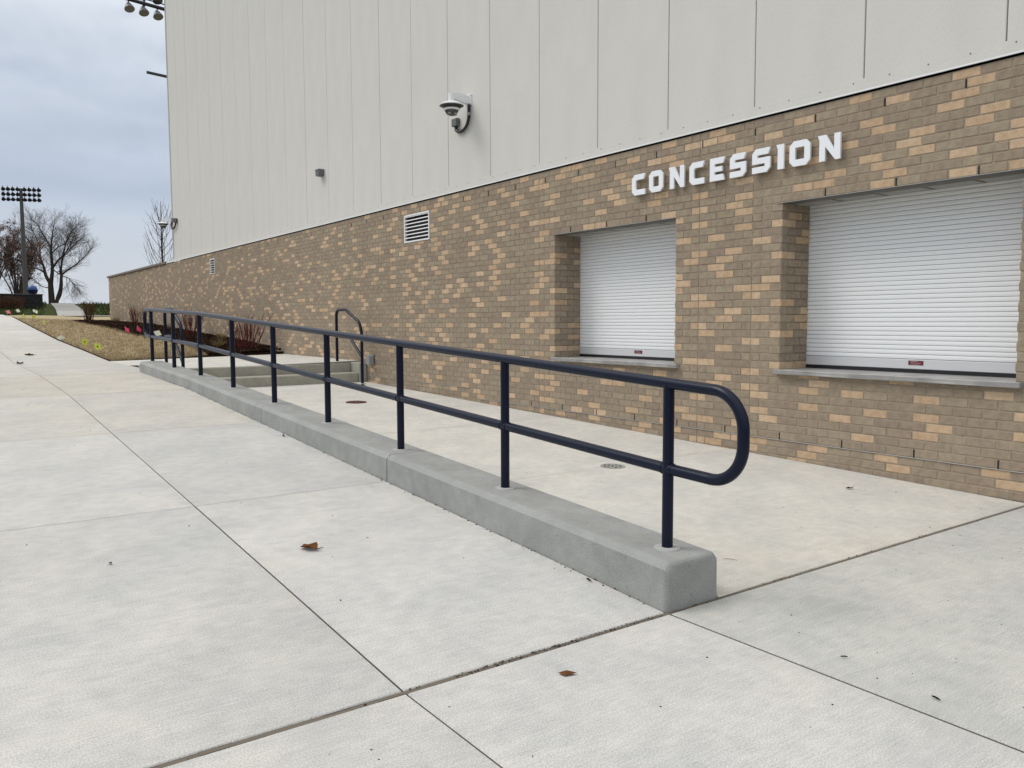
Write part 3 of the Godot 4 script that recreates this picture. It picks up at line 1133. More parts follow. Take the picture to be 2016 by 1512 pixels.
# ---------------------------------------------------------------- paving
func slab(parent: Node3D, x0: float, x1: float, z0: float, z1: float, height: Callable, tone: Color, seed_: int, called := "slab", gap := 0.0025, look := "concrete_slab") -> void:
	# x0 > x1 (towards the far end), z0 > z1 (towards the wall)
	var f := FastNoiseLite.new()
	f.seed = seed_
	f.frequency = 0.55
	f.fractal_octaves = 4
	var r := RandomNumberGenerator.new()
	r.seed = seed_
	var off := Vector2(r.randf(), r.randf())
	var s := Shape.new()
	s.colored = true
	var ax := x0 - gap
	var bx := x1 + gap
	var az := z0 - gap
	var bz := z1 + gap
	var nx := maxi(2, int(absf(ax - bx) / 0.16))
	var nz := maxi(2, int(absf(az - bz) / 0.16))
	var xs := [ax, ax - 0.004]
	for i in range(1, nx):
		xs.append(lerpf(ax, bx, float(i) / nx))
	xs.append(bx + 0.004)
	xs.append(bx)
	var zs := [az, az - 0.004]
	for i in range(1, nz):
		zs.append(lerpf(az, bz, float(i) / nz))
	zs.append(bz + 0.004)
	zs.append(bz)
	var P := []
	var C := []
	for i in xs.size():
		var rowp := []
		var rowc := []
		for j in zs.size():
			var edge: bool = i == 0 or j == 0 or i == xs.size() - 1 or j == zs.size() - 1
			var x: float = xs[i]
			var z: float = zs[j]
			rowp.append(Vector3(x, height.call(x, z) - (0.004 if edge else 0.0), z))
			var g := 1.0 + f.get_noise_2d(x * 1.0, z * 1.0) * 0.055 + f.get_noise_2d(x * 2.0, z * 0.5 + 50.0) * 0.018
			var wm := f.get_noise_2d(x * 0.7 + 30.0, z * 0.7) * 0.014
			var ed := minf(minf(absf(x - ax), absf(x - bx)), minf(absf(z - az), absf(z - bz)))
			g *= 1.0 - 0.05 * exp(-ed * 14.0) * (0.6 + f.get_noise_2d(x * 5.0, z * 5.0))
			if z < -2.9 and x < -2.45 and x > -4.2:   # silt washed to the low end of the patio
				var silt := exp((x + 2.45) * 2.2) * (0.6 + f.get_noise_2d(x * 2.0 + 9.0, z * 2.0)) * exp((z + 2.9) * 0.35)
				wm += 0.05 * silt
				g *= 1.0 - 0.05 * silt
			rowc.append(Color(tone.r * g * (1.0 + wm), tone.g * g, tone.b * g * (1.0 - wm * 1.4)))
		P.append(rowp)
		C.append(rowc)
	var u := func(p: Vector3) -> Vector2: return Vector2(p.x / 2.4, p.z / 2.4) + off
	for i in xs.size() - 1:
		for j in zs.size() - 1:
			var q := [[i, j], [i, j + 1], [i + 1, j + 1], [i + 1, j]]
			var nn: Vector3 = (P[i][j] - P[i + 1][j]).cross(P[i][j + 1] - P[i][j]).normalized()
			if nn.y < 0:
				nn = -nn
			for t in [[0, 2, 1], [0, 3, 2]]:
				for k in t:
					s.tint = C[q[k][0]][q[k][1]]
					var p: Vector3 = P[q[k][0]][q[k][1]]
					s.put(p, nn, u.call(p))
	# sides
	var rim := []
	for i in xs.size():
		rim.append([i, 0])
	for j in range(1, zs.size()):
		rim.append([xs.size() - 1, j])
	for i in range(xs.size() - 2, -1, -1):
		rim.append([i, zs.size() - 1])
	for j in range(zs.size() - 2, -1, -1):
		rim.append([0, j])
	s.tint = tone * Color(0.42, 0.40, 0.37)   # shade inside the joints, painted dark into the slab sides
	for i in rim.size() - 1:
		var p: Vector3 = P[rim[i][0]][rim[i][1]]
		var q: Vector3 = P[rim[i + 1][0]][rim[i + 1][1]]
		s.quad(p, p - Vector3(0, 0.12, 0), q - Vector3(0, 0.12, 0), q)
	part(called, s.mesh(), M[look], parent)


func build_paving() -> void:
	var near := Color(0.835, 0.842, 0.845)
	var warm := Color(0.805, 0.78, 0.725)
	var cream := Color(0.925, 0.921, 0.893)
	var cool := Color(0.80, 0.815, 0.805)
	var flat := func(_x: float, _z: float) -> float: return 0.0
	var ramp := func(x: float, _z: float) -> float: return path_y(x)
	var patio := func(x: float, _z: float) -> float: return patio_y(x)
	var land := func(x: float, z: float) -> float: return landing_y(x, z)
	var cols := [3.94, 2.63, 1.325, 0.015, -1.295, -2.596]
	# level apron in front of the ramp
	var p := Node3D.new()
	p.name = "pavement"
	add_child(p)
	p.set_meta("kind", "structure")
	var sd := 100
	for row in [[2.80, 0.18], [0.18, -2.437]]:
		for c in 5:
			sd += 1
			slab(p, row[0], row[1], cols[c], cols[c + 1] + (0.004 if c == 4 else 0.0), flat, near * (0.96 + 0.03 * ((sd * 7) % 3)), sd, "slab", 0.003)
	slab(p, 2.80, 0.18, -2.600, WALL_Z + 0.004, flat, cool, 120, "slab", 0.003, "concrete_spotted")
	slab(p, 0.18, -2.437, -2.600, WALL_Z + 0.004, flat, cool, 121, "slab", 0.003, "concrete_spotted")
	# sloped walk
	p = Node3D.new()
	p.name = "path"
	add_child(p)
	p.set_meta("kind", "structure")
	var cuts := [-2.457, -5.12, -7.78, -10.36, -13.0, -15.6, -18.2, -20.8, -23.4, -26.0, -28.6, -31.2, -33.8, -36.4, -39.0, -41.8]
	for i in cuts.size() - 1:
		var t: float = clampf((-cuts[i] - 6.0) / 3.0, 0.0, 1.0)
		var tone: Color = near.lerp(warm, t)
		if cuts[i] < -12:
			tone = warm.lerp(near, 0.55)
		for c in 5:
			var right: float = cols[c + 1]
			if c == 4:
				right = -2.592 if cuts[i] > -12.9 else -2.82
			sd += 1
			slab(p, cuts[i], cuts[i + 1], cols[c], right, ramp, tone * (0.97 + 0.03 * ((sd * 5) % 3)), sd, "slab", 0.003 if i > 0 else 0.004)
	# landing at the head of the steps
	slab(p, -13.27, -15.1, -2.95, WALL_Z + 0.004, land, cream, 301)
	slab(p, -15.1, -16.9, -2.82, WALL_Z + 0.004, land, cream, 302)
	# lower patio between kerb wall and building
	p = Node3D.new()
	p.name = "patio"
	add_child(p)
	p.set_meta("kind", "structure")
	var pc := [-2.458, -5.05, -7.65, -10.25, -13.0]
	for i in 4:
		slab(p, pc[i], pc[i + 1], -2.945, WALL_Z + 0.004, patio, cream, 320 + i, "slab", 0.0012, "concrete_spotted" if i < 2 else "concrete_slab")
	# dirty filled joint across the front
	var s := Shape.new()
	var r := RandomNumberGenerator.new()
	r.seed = 4
	var z := 4.0
	while z > WALL_Z:
		var w := r.randf_range(0.009, 0.013)
		s.box(Vector3(-2.447 + r.randf_range(-0.002, 0.002), -0.03, z - 0.05), Vector3(w * 2, 0.05 + r.randf_range(0.0, 0.008), 0.10))
		z -= 0.098
	var jf := obj("joint_filler", s.mesh(), M.joint_fill)
	jf.set_meta("kind", "structure")
	# what lies under the slabs and all round: one sheet to the horizon
	s = Shape.new()
	var gx := [120.0, 60.0, 30.0, 12.0, 4.0]
	var x := 2.0
	while x > -48.0:
		gx.append(x)
		x -= 1.0
	for q in [-50, -53, -56, -60, -65, -70, -76, -82, -88, -94, -100, -106, -112, -120, -130, -140, -150, -160, -170, -180, -186, -192, -200, -215, -235, -260, -320, -420, -700, -1500]:
		gx.append(float(q))
	var gz := [900.0, 300.0, 120.0, 60.0, 30.0, 16.0, 10.0, 6.0, 4.0, 2.0, 0.0, -1.4, -2.82, -3.6, -4.4, -5.2, -6.0, -6.4, -8.0, -10.0, -13.0, -17.0, -22.0, -28.0, -36.0, -50.0, -80.0, -140.0, -300.0, -900.0]
	for i in gx.size() - 1:
		for j in gz.size() - 1:
			var q := []
			for k in [[i, j], [i, j + 1], [i + 1, j + 1], [i + 1, j]]:
				var px: float = gx[k[0]]
				var pz: float = gz[k[1]]
				var y := lawn_y(px, pz)
				if px > -17.2:
					y = -0.13 if px > -2.45 else (patio_y(px) if pz < -2.7 else path_y(px)) - 0.13
				elif px > -45.0 and pz > -3.0 and pz < 4.5:
					y -= 0.13
				else:
					y -= 0.06
				if absf(pz) > 60.0:
					y = lerpf(y, -6.0, smoothstep(60.0, 300.0, absf(pz)) * (1.0 if px < -42 else 0.3))
				q.append(Vector3(px, y, pz))
			s.quad(q[0], q[3], q[2], q[1])
	s.face_up()
	var g := obj("ground", s.mesh(), M.turf)
	g.set_meta("kind", "structure")


func strip(called: String, x0: float, x1: float, za: Callable, zb: Callable, lift: float, rough: float, m: Material, kind := "structure", cells := 14, step := 0.3) -> MeshInstance3D:
	# a ground cover between two edges za(x) > zb(x)
	var f := FastNoiseLite.new()
	f.seed = int(x0 * 10) + 9
	f.frequency = 1.4
	f.fractal_octaves = 4
	var s := Shape.new()
	var rows := int(absf(x0 - x1) / step)
	var P := []
	for i in rows + 1:
		var x := lerpf(x0, x1, float(i) / rows)
		var row := []
		for j in cells + 1:
			var z := lerpf(za.call(x), zb.call(x), float(j) / cells)
			var edge := minf(minf(i, rows - i), minf(j, cells - j))
			row.append(Vector3(x, lawn_y(x, z) + lift * minf(edge, 1.0) + f.get_noise_2d(x * 2.0, z * 2.0) * rough * minf(edge, 1.0) - (0.05 if edge == 0 else 0.0), z))
		P.append(row)
	for i in rows:
		for j in cells:
			s.quad(P[i][j], P[i + 1][j], P[i + 1][j + 1], P[i][j + 1])
	s.face_up()
	var o := obj(called, s.mesh(), m)
	o.set_meta("kind", kind)
	return o


const MULCH_EDGE := [[-16.92, -4.62], [-18.2, -4.80], [-20.0, -5.0], [-22.6, -4.83], [-24.7, -4.76], [-27.6, -4.78], [-31.0, -4.66], [-34.8, -4.60], [-35.6, -5.4], [-36.2, -6.1]]


func build_planting() -> void:
	var walk := func(_x: float) -> float: return -2.825
	var edge := func(x: float) -> float: return knots(MULCH_EDGE, x)
	var wall := func(_x: float) -> float: return WALL_Z + 0.02
	strip("lawn", -16.91, -36.4, walk, edge, 0.015, 0.03, M.lawn)
	# bare soil along the edges of the lawn
	var so := Shape.new()
	var sx := -16.9
	while sx > -37.0:
		so.box(Vector3(sx - 0.25, lawn_y(sx - 0.25, -2.845) - 0.025, -2.845), Vector3(0.52, 0.05, 0.055), Basis(Vector3.BACK, atan((lawn_y(sx, -2.84) - lawn_y(sx - 0.5, -2.84)) / 0.5)))
		sx -= 0.5
	so.box(Vector3(-16.93, (lawn_y(-16.93, -2.82) + lawn_y(-16.93, -6.1)) / 2 - 0.022, -4.5), Vector3(0.06, 0.05, 3.35), Basis(Vector3.RIGHT, atan(0.03)))
	obj("soil_edge", so.mesh(), M.mulch).set_meta("kind", "structure")
	strip("mulch", -16.91, -36.3, edge, wall, 0.03, 0.06, M.mulch)
	strip("straw", -36.3, -62.0, func(_x: float) -> float: return -2.6, func(_x: float) -> float: return -26.0, 0.01, 0.03, M.straw, "structure", 20, 0.8)
	# short dead grass and mulch chips
	var r := RandomNumberGenerator.new()
	r.seed = 21
	var bl := Shape.new()
	bl.tri(Vector3(-0.004, 0, 0), Vector3(0.004, 0, 0), Vector3(0.002, 0.042, 0.016))
	var places := []
	var tints := []
	for i in 36000:
		var x := -16.95 - pow(r.randf(), 1.5) * 19.0
		var z := lerpf(-2.84, edge.call(x), r.randf())
		var b := Basis(Vector3.UP, r.randf() * TAU) * Basis(Vector3.RIGHT, r.randf_range(-1.1, 1.1))
		places.append(Transform3D(b.scaled(Vector3.ONE * r.randf_range(0.6, 1.5)), Vector3(x, lawn_y(x, z) + 0.005, z)))
		var q := r.randf()
		tints.append(Color(0.305, 0.24, 0.142).lerp(Color(0.395, 0.315, 0.20), q))
	many("dead_grass", bl.mesh(), M.blade, places, tints, self)
	places = []
	tints = []
	var chip := Shape.new()
	chip.box(Vector3.ZERO, Vector3(0.06, 0.012, 0.022))
	for i in 7000:
		var x := -16.95 - pow(r.randf(), 1.4) * 19.0
		var z := lerpf(edge.call(x), WALL_Z + 0.05, r.randf())
		var b := Basis(Vector3.UP, r.randf() * TAU) * Basis(Vector3.RIGHT, r.randf_range(-0.5, 0.5)) * Basis(Vector3.BACK, r.randf_range(-0.5, 0.5))
		places.append(Transform3D(b.scaled(Vector3.ONE * r.randf_range(0.5, 1.5)), Vector3(x, lawn_y(x, z) + 0.035 + r.randf() * 0.02, z)))
		tints.append(Color(0.018, 0.010, 0.007).lerp(Color(0.06, 0.034, 0.022), pow(r.randf(), 2.0)))
	many("mulch_chips", chip.mesh(), M.blade, places, tints, self)
	# straw scattered over the strip, rough grass on the hill
	places = []
	tints = []
	var big := Shape.new()
	big.tri(Vector3(-0.02, 0, 0), Vector3(0.02, 0, 0), Vector3(0.01, 0.14, 0.05))
	for i in 9000:
		var x := -42.0 - pow(r.randf(), 1.3) * 140.0
		var z := r.randf_range(4.0, -14.0) * (-x / 60.0)
		if absf(z - path_mid(x)) < 0.9 + 1.6:
			continue
		if x > -62.0 and z < -2.6:
			continue
		var sc := r.randf_range(0.8, 2.2) * (1.0 + -x / 150.0)
		places.append(Transform3D(Basis(Vector3.UP, r.randf() * TAU).scaled(Vector3.ONE * sc), Vector3(x, lawn_y(x, z) - 0.07, z)))
		tints.append(Color(0.022, 0.030, 0.010).lerp(Color(0.065, 0.075, 0.028), r.randf()))
	many("grass", big.mesh(), M.blade, places, tints, self)
	# the walk that climbs the hill
	var s := Shape.new()
	var x := -44.0
	while x > -190.0:
		var q := x - 4.0
		var a := path_mid(x)
		var c := path_mid(q)
		var w := path_half(x)
		var w2 := path_half(q)
		s.quad(Vector3(x, lawn_y(x, a) + 0.05, a + w), Vector3(x, lawn_y(x, a) + 0.05, a - w), Vector3(q, lawn_y(q, c) + 0.05, c - w2), Vector3(q, lawn_y(q, c) + 0.05, c + w2))
		x = q
		if x == -104.0 or x <= -190.0:
			s.face_up()
			obj("hill_path", s.mesh(), M.pale_path if x == -104.0 else M.hill_concrete).set_meta("kind", "structure")
			s = Shape.new()
	# shrubs
	shrub("bare twiggy brown shrub at the far left end of the mulch bed", Vector3(-35.2, 0, -5.2), 0.78, 0.45, 60, M.brown_twig, 1)
	shrub("bare red-stemmed shrub seen just left of the far end of the railing", Vector3(-29.3, 0, -5.72), 0.64, 0.42, 34, M.red_twig, 2)
	shrub("bare red-stemmed shrub seen through the far bays of the railing", Vector3(-22.3, 0, -5.70), 0.70, 0.55, 48, M.red_twig, 3)
	shrub("large bare red-stemmed shrub nearest to the steps", Vector3(-17.5, 0, -5.62), 0.74, 0.62, 60, M.red_twig, 4)
	for q in [["dry tan grass clump at the base of the wall near its far end", -33.0, -5.8, 0.26], ["dry grass clump against the wall between the two nearest red shrubs", -20.0, -5.8, 0.28], ["small dry grass clump in the mulch just behind the landing", -18.2, -5.2, 0.24], ["dry grass clump beside the wall left of the middle red shrub", -25.5, -5.85, 0.25]]:
		tuft(q[0], Vector3(q[1], lawn_y(q[1], q[2]) + 0.02, q[2]), q[3])


func path_mid(x: float) -> float:
	return knots([[-44.0, -6.6], [-60.0, -8.6], [-105.0, -13.6], [-175.0, -21.5], [-260.0, -31.0]], x)


func path_half(x: float) -> float:
	return knots([[-44.0, 1.15], [-60.0, 1.25], [-105.0, 1.35], [-175.0, 1.9], [-260.0, 1.9]], x)


func shrub(label: String, at: Vector3, tall: float, wide: float, stems: int, m: Material, seed_: int) -> void:
	var r := RandomNumberGenerator.new()
	r.seed = seed_ * 31
	at.y = lawn_y(at.x, at.z) + 0.02
	var t := thing("shrub", label, "shrub", at, "bare shrubs along the brick wall")
	var stem := Shape.new()
	var twig := Shape.new()
	for i in stems:
		var a := r.randf() * TAU
		var root := Vector3(cos(a), 0, sin(a)) * r.randf_range(0.02, wide * 0.35)
		var b := a + r.randf_range(-0.8, 0.8)
		var out := r.randf_range(0.1, 1.0)
		var h := tall * r.randf_range(0.55, 1.05)
		var tip := root + Vector3(cos(b) * wide * 0.75 * out, h, sin(b) * wide * 0.6 * out)
		if at.z + tip.z < WALL_Z + 0.06:
			tip.z = WALL_Z + 0.06 - at.z
		var mid := root.lerp(tip, 0.5) + Vector3(r.randf_range(-0.03, 0.03), 0.03, r.randf_range(-0.03, 0.03))
		stem.tube([root, mid, tip], [0.0062, 0.0048, 0.0028], 4, false)
		for k in 2:
			var p := root.lerp(tip, r.randf_range(0.45, 0.85))
			twig.tube([p, p + Vector3(r.randf_range(-0.12, 0.12), r.randf_range(0.1, 0.25), r.randf_range(-0.06, 0.06))], [0.004, 0.002], 3, false)
	part("stems", stem.mesh(), m, t)
	part("twigs", twig.mesh(), m, t)


func tuft(label: String, at: Vector3, tall: float) -> void:
	var r := RandomNumberGenerator.new()
	r.seed = int(absf(at.x) * 100)
	var s := Shape.new()
	s.colored = true
	for i in 130:
		var a := r.randf() * TAU
		var w := Vector3(cos(a + 1.57), 0, sin(a + 1.57)) * 0.006
		var base := Vector3(cos(a), 0, sin(a)) * r.randf() * 0.06
		var tip := base + Vector3(cos(a) * tall * r.randf_range(0.2, 0.9), tall * r.randf_range(0.5, 1.0), sin(a) * tall * r.randf_range(0.2, 0.9))
		s.tint = Color(0.16, 0.12, 0.055).lerp(Color(0.36, 0.28, 0.14), r.randf())
		s.tri(base - w, base + w, tip)
	var o := obj("grass_clump", s.mesh(), M.blade)
	o.position = at
	tag(o, label, "ornamental grass", "dry grass clumps in the mulch bed")


# ---------------------------------------------------------------- kerb wall, railing, steps
func curb_y(x: float) -> float:
	return knots(CURB, x)


func curb_base(x: float) -> float:
	return path_y(x) - 0.12


func build_curb() -> void:
	var t := thing("curb_wall", "low grey concrete kerb wall that carries the long navy railing", "kerb wall")
	var ends := [-2.456, -5.12, -7.74, -10.36, -13.16]
	for i in 4:
		var a: float = ends[i] - (0.0 if i == 0 else 0.005)
		var b: float = ends[i + 1] + (0.0 if i == 3 else 0.005)
		var s := Shape.new()
		var n := 8
		# stations: [x, inset at the ends]
		var st := []
		var round_a := 0.024 if i == 0 else 0.004
		var round_b := 0.024 if i == 3 else 0.004
		for k in 4:
			var g := PI / 2 * k / 3
			st.append([a - round_a * (1.0 - sin(g)) * 0.0 - round_a * (1.0 - cos(g)), round_a * (1.0 - sin(g))])
		for k in range(1, n):
			st.append([lerpf(a - round_a, b + round_b, float(k) / n), 0.0])
		for k in 4:
			var g := PI / 2 * (3 - k) / 3
			st.append([b + round_b * (1.0 - cos(g)), round_b * (1.0 - sin(g))])
		var rings := []
		for q in st:
			var x: float = q[0]
			var e: float = q[1]
			var top := curb_y(x) - e * 0.9
			var lo := curb_base(x) if x > -13.0 else curb_base(-13.0)
			var zf := -2.590 - e
			var zb := -2.944 + e
			rings.append([Vector3(x, lo, zf), Vector3(x, top - 0.030, zf - 0.004), Vector3(x, top - 0.003, zf - 0.029), Vector3(x, top, zf - 0.036), Vector3(x, top, zb + 0.036), Vector3(x, top - 0.003, zb + 0.029), Vector3(x, top - 0.030, zb + 0.004), Vector3(x, minf(lo, patio_y(x) - 0.12), zb)])
		for k in rings.size() - 1:
			for j in 7:
				s.quad(rings[k][j], rings[k][j + 1], rings[k + 1][j + 1], rings[k + 1][j])
		var first: Array = rings[0]
		var last: Array = rings[-1]
		for j in range(1, 7):
			s.tri(first[0], first[j + 1], first[j])
			s.tri(last[0], last[j], last[j + 1])
		part("curb_segment", s.mesh(), M.kerb_concrete, t)
	var core := Shape.new()
	for x in [-5.12, -7.74, -10.36]:
		core.box(Vector3(x, (curb_y(x) + curb_base(x)) / 2 - 0.012, -2.767), Vector3(0.03, curb_y(x) - curb_base(x), 0.325))
	part("joint_core", core.mesh(), M.grout, t)


func pipe(parent: Node3D, called: String, path: Array, r := 0.0262, sides := 20) -> MeshInstance3D:
	var s := Shape.new()
	s.tube(path, r, sides)
	return part(called, s.mesh(), M.navy_paint, parent)


func arc(c: Vector3, u: Vector3, w: Vector3, r: float, a0: float, a1: float, n := 10) -> Array:
	var out := []
	for i in n + 1:
		var a := lerpf(a0, a1, float(i) / n)
		out.append(c + u * cos(a) * r + w * sin(a) * r)
	return out


func build_railing() -> void:
	var t := thing("ramp_railing", "long navy pipe railing with two rails on the concrete kerb wall", "railing")
	var z := -2.77
	var px := []
	for k in 9:
		px.append(-2.62 - 1.309 * k)
	var top := func(x: float) -> float: return curb_y(x) + 0.768
	var mid := func(x: float) -> float: return curb_y(x) + 0.372
	# near end loop: top rail bends down into the middle rail
	var r := 0.165
	var xe := -2.195
	var tilt := -0.0503
	var y_top: float = 0.993 + (xe - r + 2.62) * tilt
	var y_mid: float = 0.600 + (xe - r + 2.62) * tilt
	var X := Vector3.RIGHT
	var Y := Vector3.UP
	var near := []
	near.append_array(arc(Vector3(xe - r, y_top - r, z), X, Y, r, PI / 2 + tilt, 0.0, 12))
	near.append_array(arc(Vector3(xe - r, y_mid + r, z), X, Y, r, 0.0, -PI / 2 + tilt, 12))
	var far := []
	var r2 := 0.13
	var xf := -13.52
	far.append_array(arc(Vector3(xf + r2, top.call(xf + r2) - r2, z), X, Y, r2, PI / 2, PI, 8))
	far.append_array(arc(Vector3(xf + r2, mid.call(xf + r2) + r2, z), X, Y, r2, PI, PI * 1.5, 8))
	var up := []
	for x in [-13.2, -11.9, -10.9, -10.47, -10.1, -8.5, -6.5, -4.5, -2.75]:
		up.append(Vector3(x, top.call(x), z))
	var lo := []
	for x in [-2.6, -4.5, -6.5, -8.5, -10.1, -10.47, -10.9, -11.9, -13.2]:
		lo.append(Vector3(x, mid.call(x), z))
	pipe(t, "top_rail", up + [near[0]])
	pipe(t, "end_loop", near)
	pipe(t, "mid_rail", [near[-1]] + lo + [far[-1]])
	pipe(t, "end_loop", [up[0]] + far)
	for x in px:
		pipe(t, "post", [Vector3(x, curb_y(x) - 0.05, z), Vector3(x, top.call(x) - 0.01, z)])
	var s := Shape.new()
	s.lathe([Vector2(0.064, -0.004), Vector2(0.060, 0.004), Vector2(0.0, 0.006)], 20)
	var gm := s.mesh()
	for x in px:
		var g := part("grout_collar", gm, M.grout, t)
		g.position = Vector3(x, curb_y(x), z)
	for x in px:
		var wb := Shape.new()
		for sd in [-1.0, 1.0]:
			wb.lathe([Vector2(0.0268, -0.006), Vector2(0.0300, -0.002), Vector2(0.0300, 0.002), Vector2(0.0268, 0.006)], 16, Transform3D(Basis(Vector3.BACK, -PI / 2 - 0.05), Vector3(x + sd * 0.0275, mid.call(x) - sd * 0.0014, z)))
		part("weld", wb.mesh(), M.navy_paint, t)
	# stair handrails
	stair_rail("navy pipe stair handrail standing by the brick wall", -5.86, 0.262, 0.585)
	stair_rail("navy pipe stair handrail close behind the far end of the long railing", -3.035, 0.262, 0.553)


func stair_rail(label: String, z: float, y_low: float, y_high: float) -> void:
	var t := thing("stair_handrail", label, "handrail", Vector3.ZERO, "handrails of the concrete steps")
	var xa := -13.40
	var xb := -12.40
	var hi := 1.49
	var lo := 1.19
	var p := [Vector3(xa, y_high - 0.05, z)]
	p.append_array(arc(Vector3(xa + 0.11, hi - 0.11, z), Vector3.RIGHT, Vector3.UP, 0.11, PI, PI / 2, 7))
	p.append_array([Vector3(-13.05, hi, z), Vector3(-12.97, hi - 0.012, z), Vector3(-12.92, hi - 0.04, z)])
	p.append_array([Vector3(-12.52, lo + 0.10, z), Vector3(-12.45, lo + 0.03, z), Vector3(-12.41, lo - 0.06, z), Vector3(xb, lo - 0.16, z), Vector3(xb, y_low - 0.05, z)])
	pipe(t, "top_rail", p, 0.0245, 14)
	pipe(t, "mid_rail", [Vector3(xa, 1.075, z), Vector3(-12.97, 1.075, z), Vector3(-12.90, 1.045, z), Vector3(xb, 0.70, z)], 0.0235, 14)
	var s := Shape.new()
	s.lathe([Vector2(0.060, -0.004), Vector2(0.056, 0.004), Vector2(0.0, 0.006)], 16)
	for q in [Vector3(xa, y_high, z), Vector3(xb, y_low, z)]:
		var g := part("grout_collar", s.mesh(), M.grout, t)
		g.position = q


func build_steps() -> void:
	var t := thing("concrete_steps", "two wide concrete steps up from the patio to the landing", "steps")
	var s := Shape.new()
	var zm := (-2.95 + WALL_Z + 0.15) / 2
	var zl := absf(-2.95 - (WALL_Z + 0.15))
	s.box(Vector3(-13.115, 0.30, zm), Vector3(0.33, 0.22, zl), Basis.IDENTITY, 0.012)
	part("step", s.mesh(), M.step_concrete, t)
	s = Shape.new()
	s.box(Vector3(-13.335, 0.405, zm), Vector3(0.16, 0.325, zl), Basis.IDENTITY, 0.012)
	part("step", s.mesh(), M.step_concrete, t)
	s = Shape.new()
	s.box(Vector3(-13.16, 0.36, WALL_Z + 0.075), Vector3(0.50, 0.44, 0.14), Basis.IDENTITY, 0.01)
	part("cheek", s.mesh(), M.step_concrete, t)


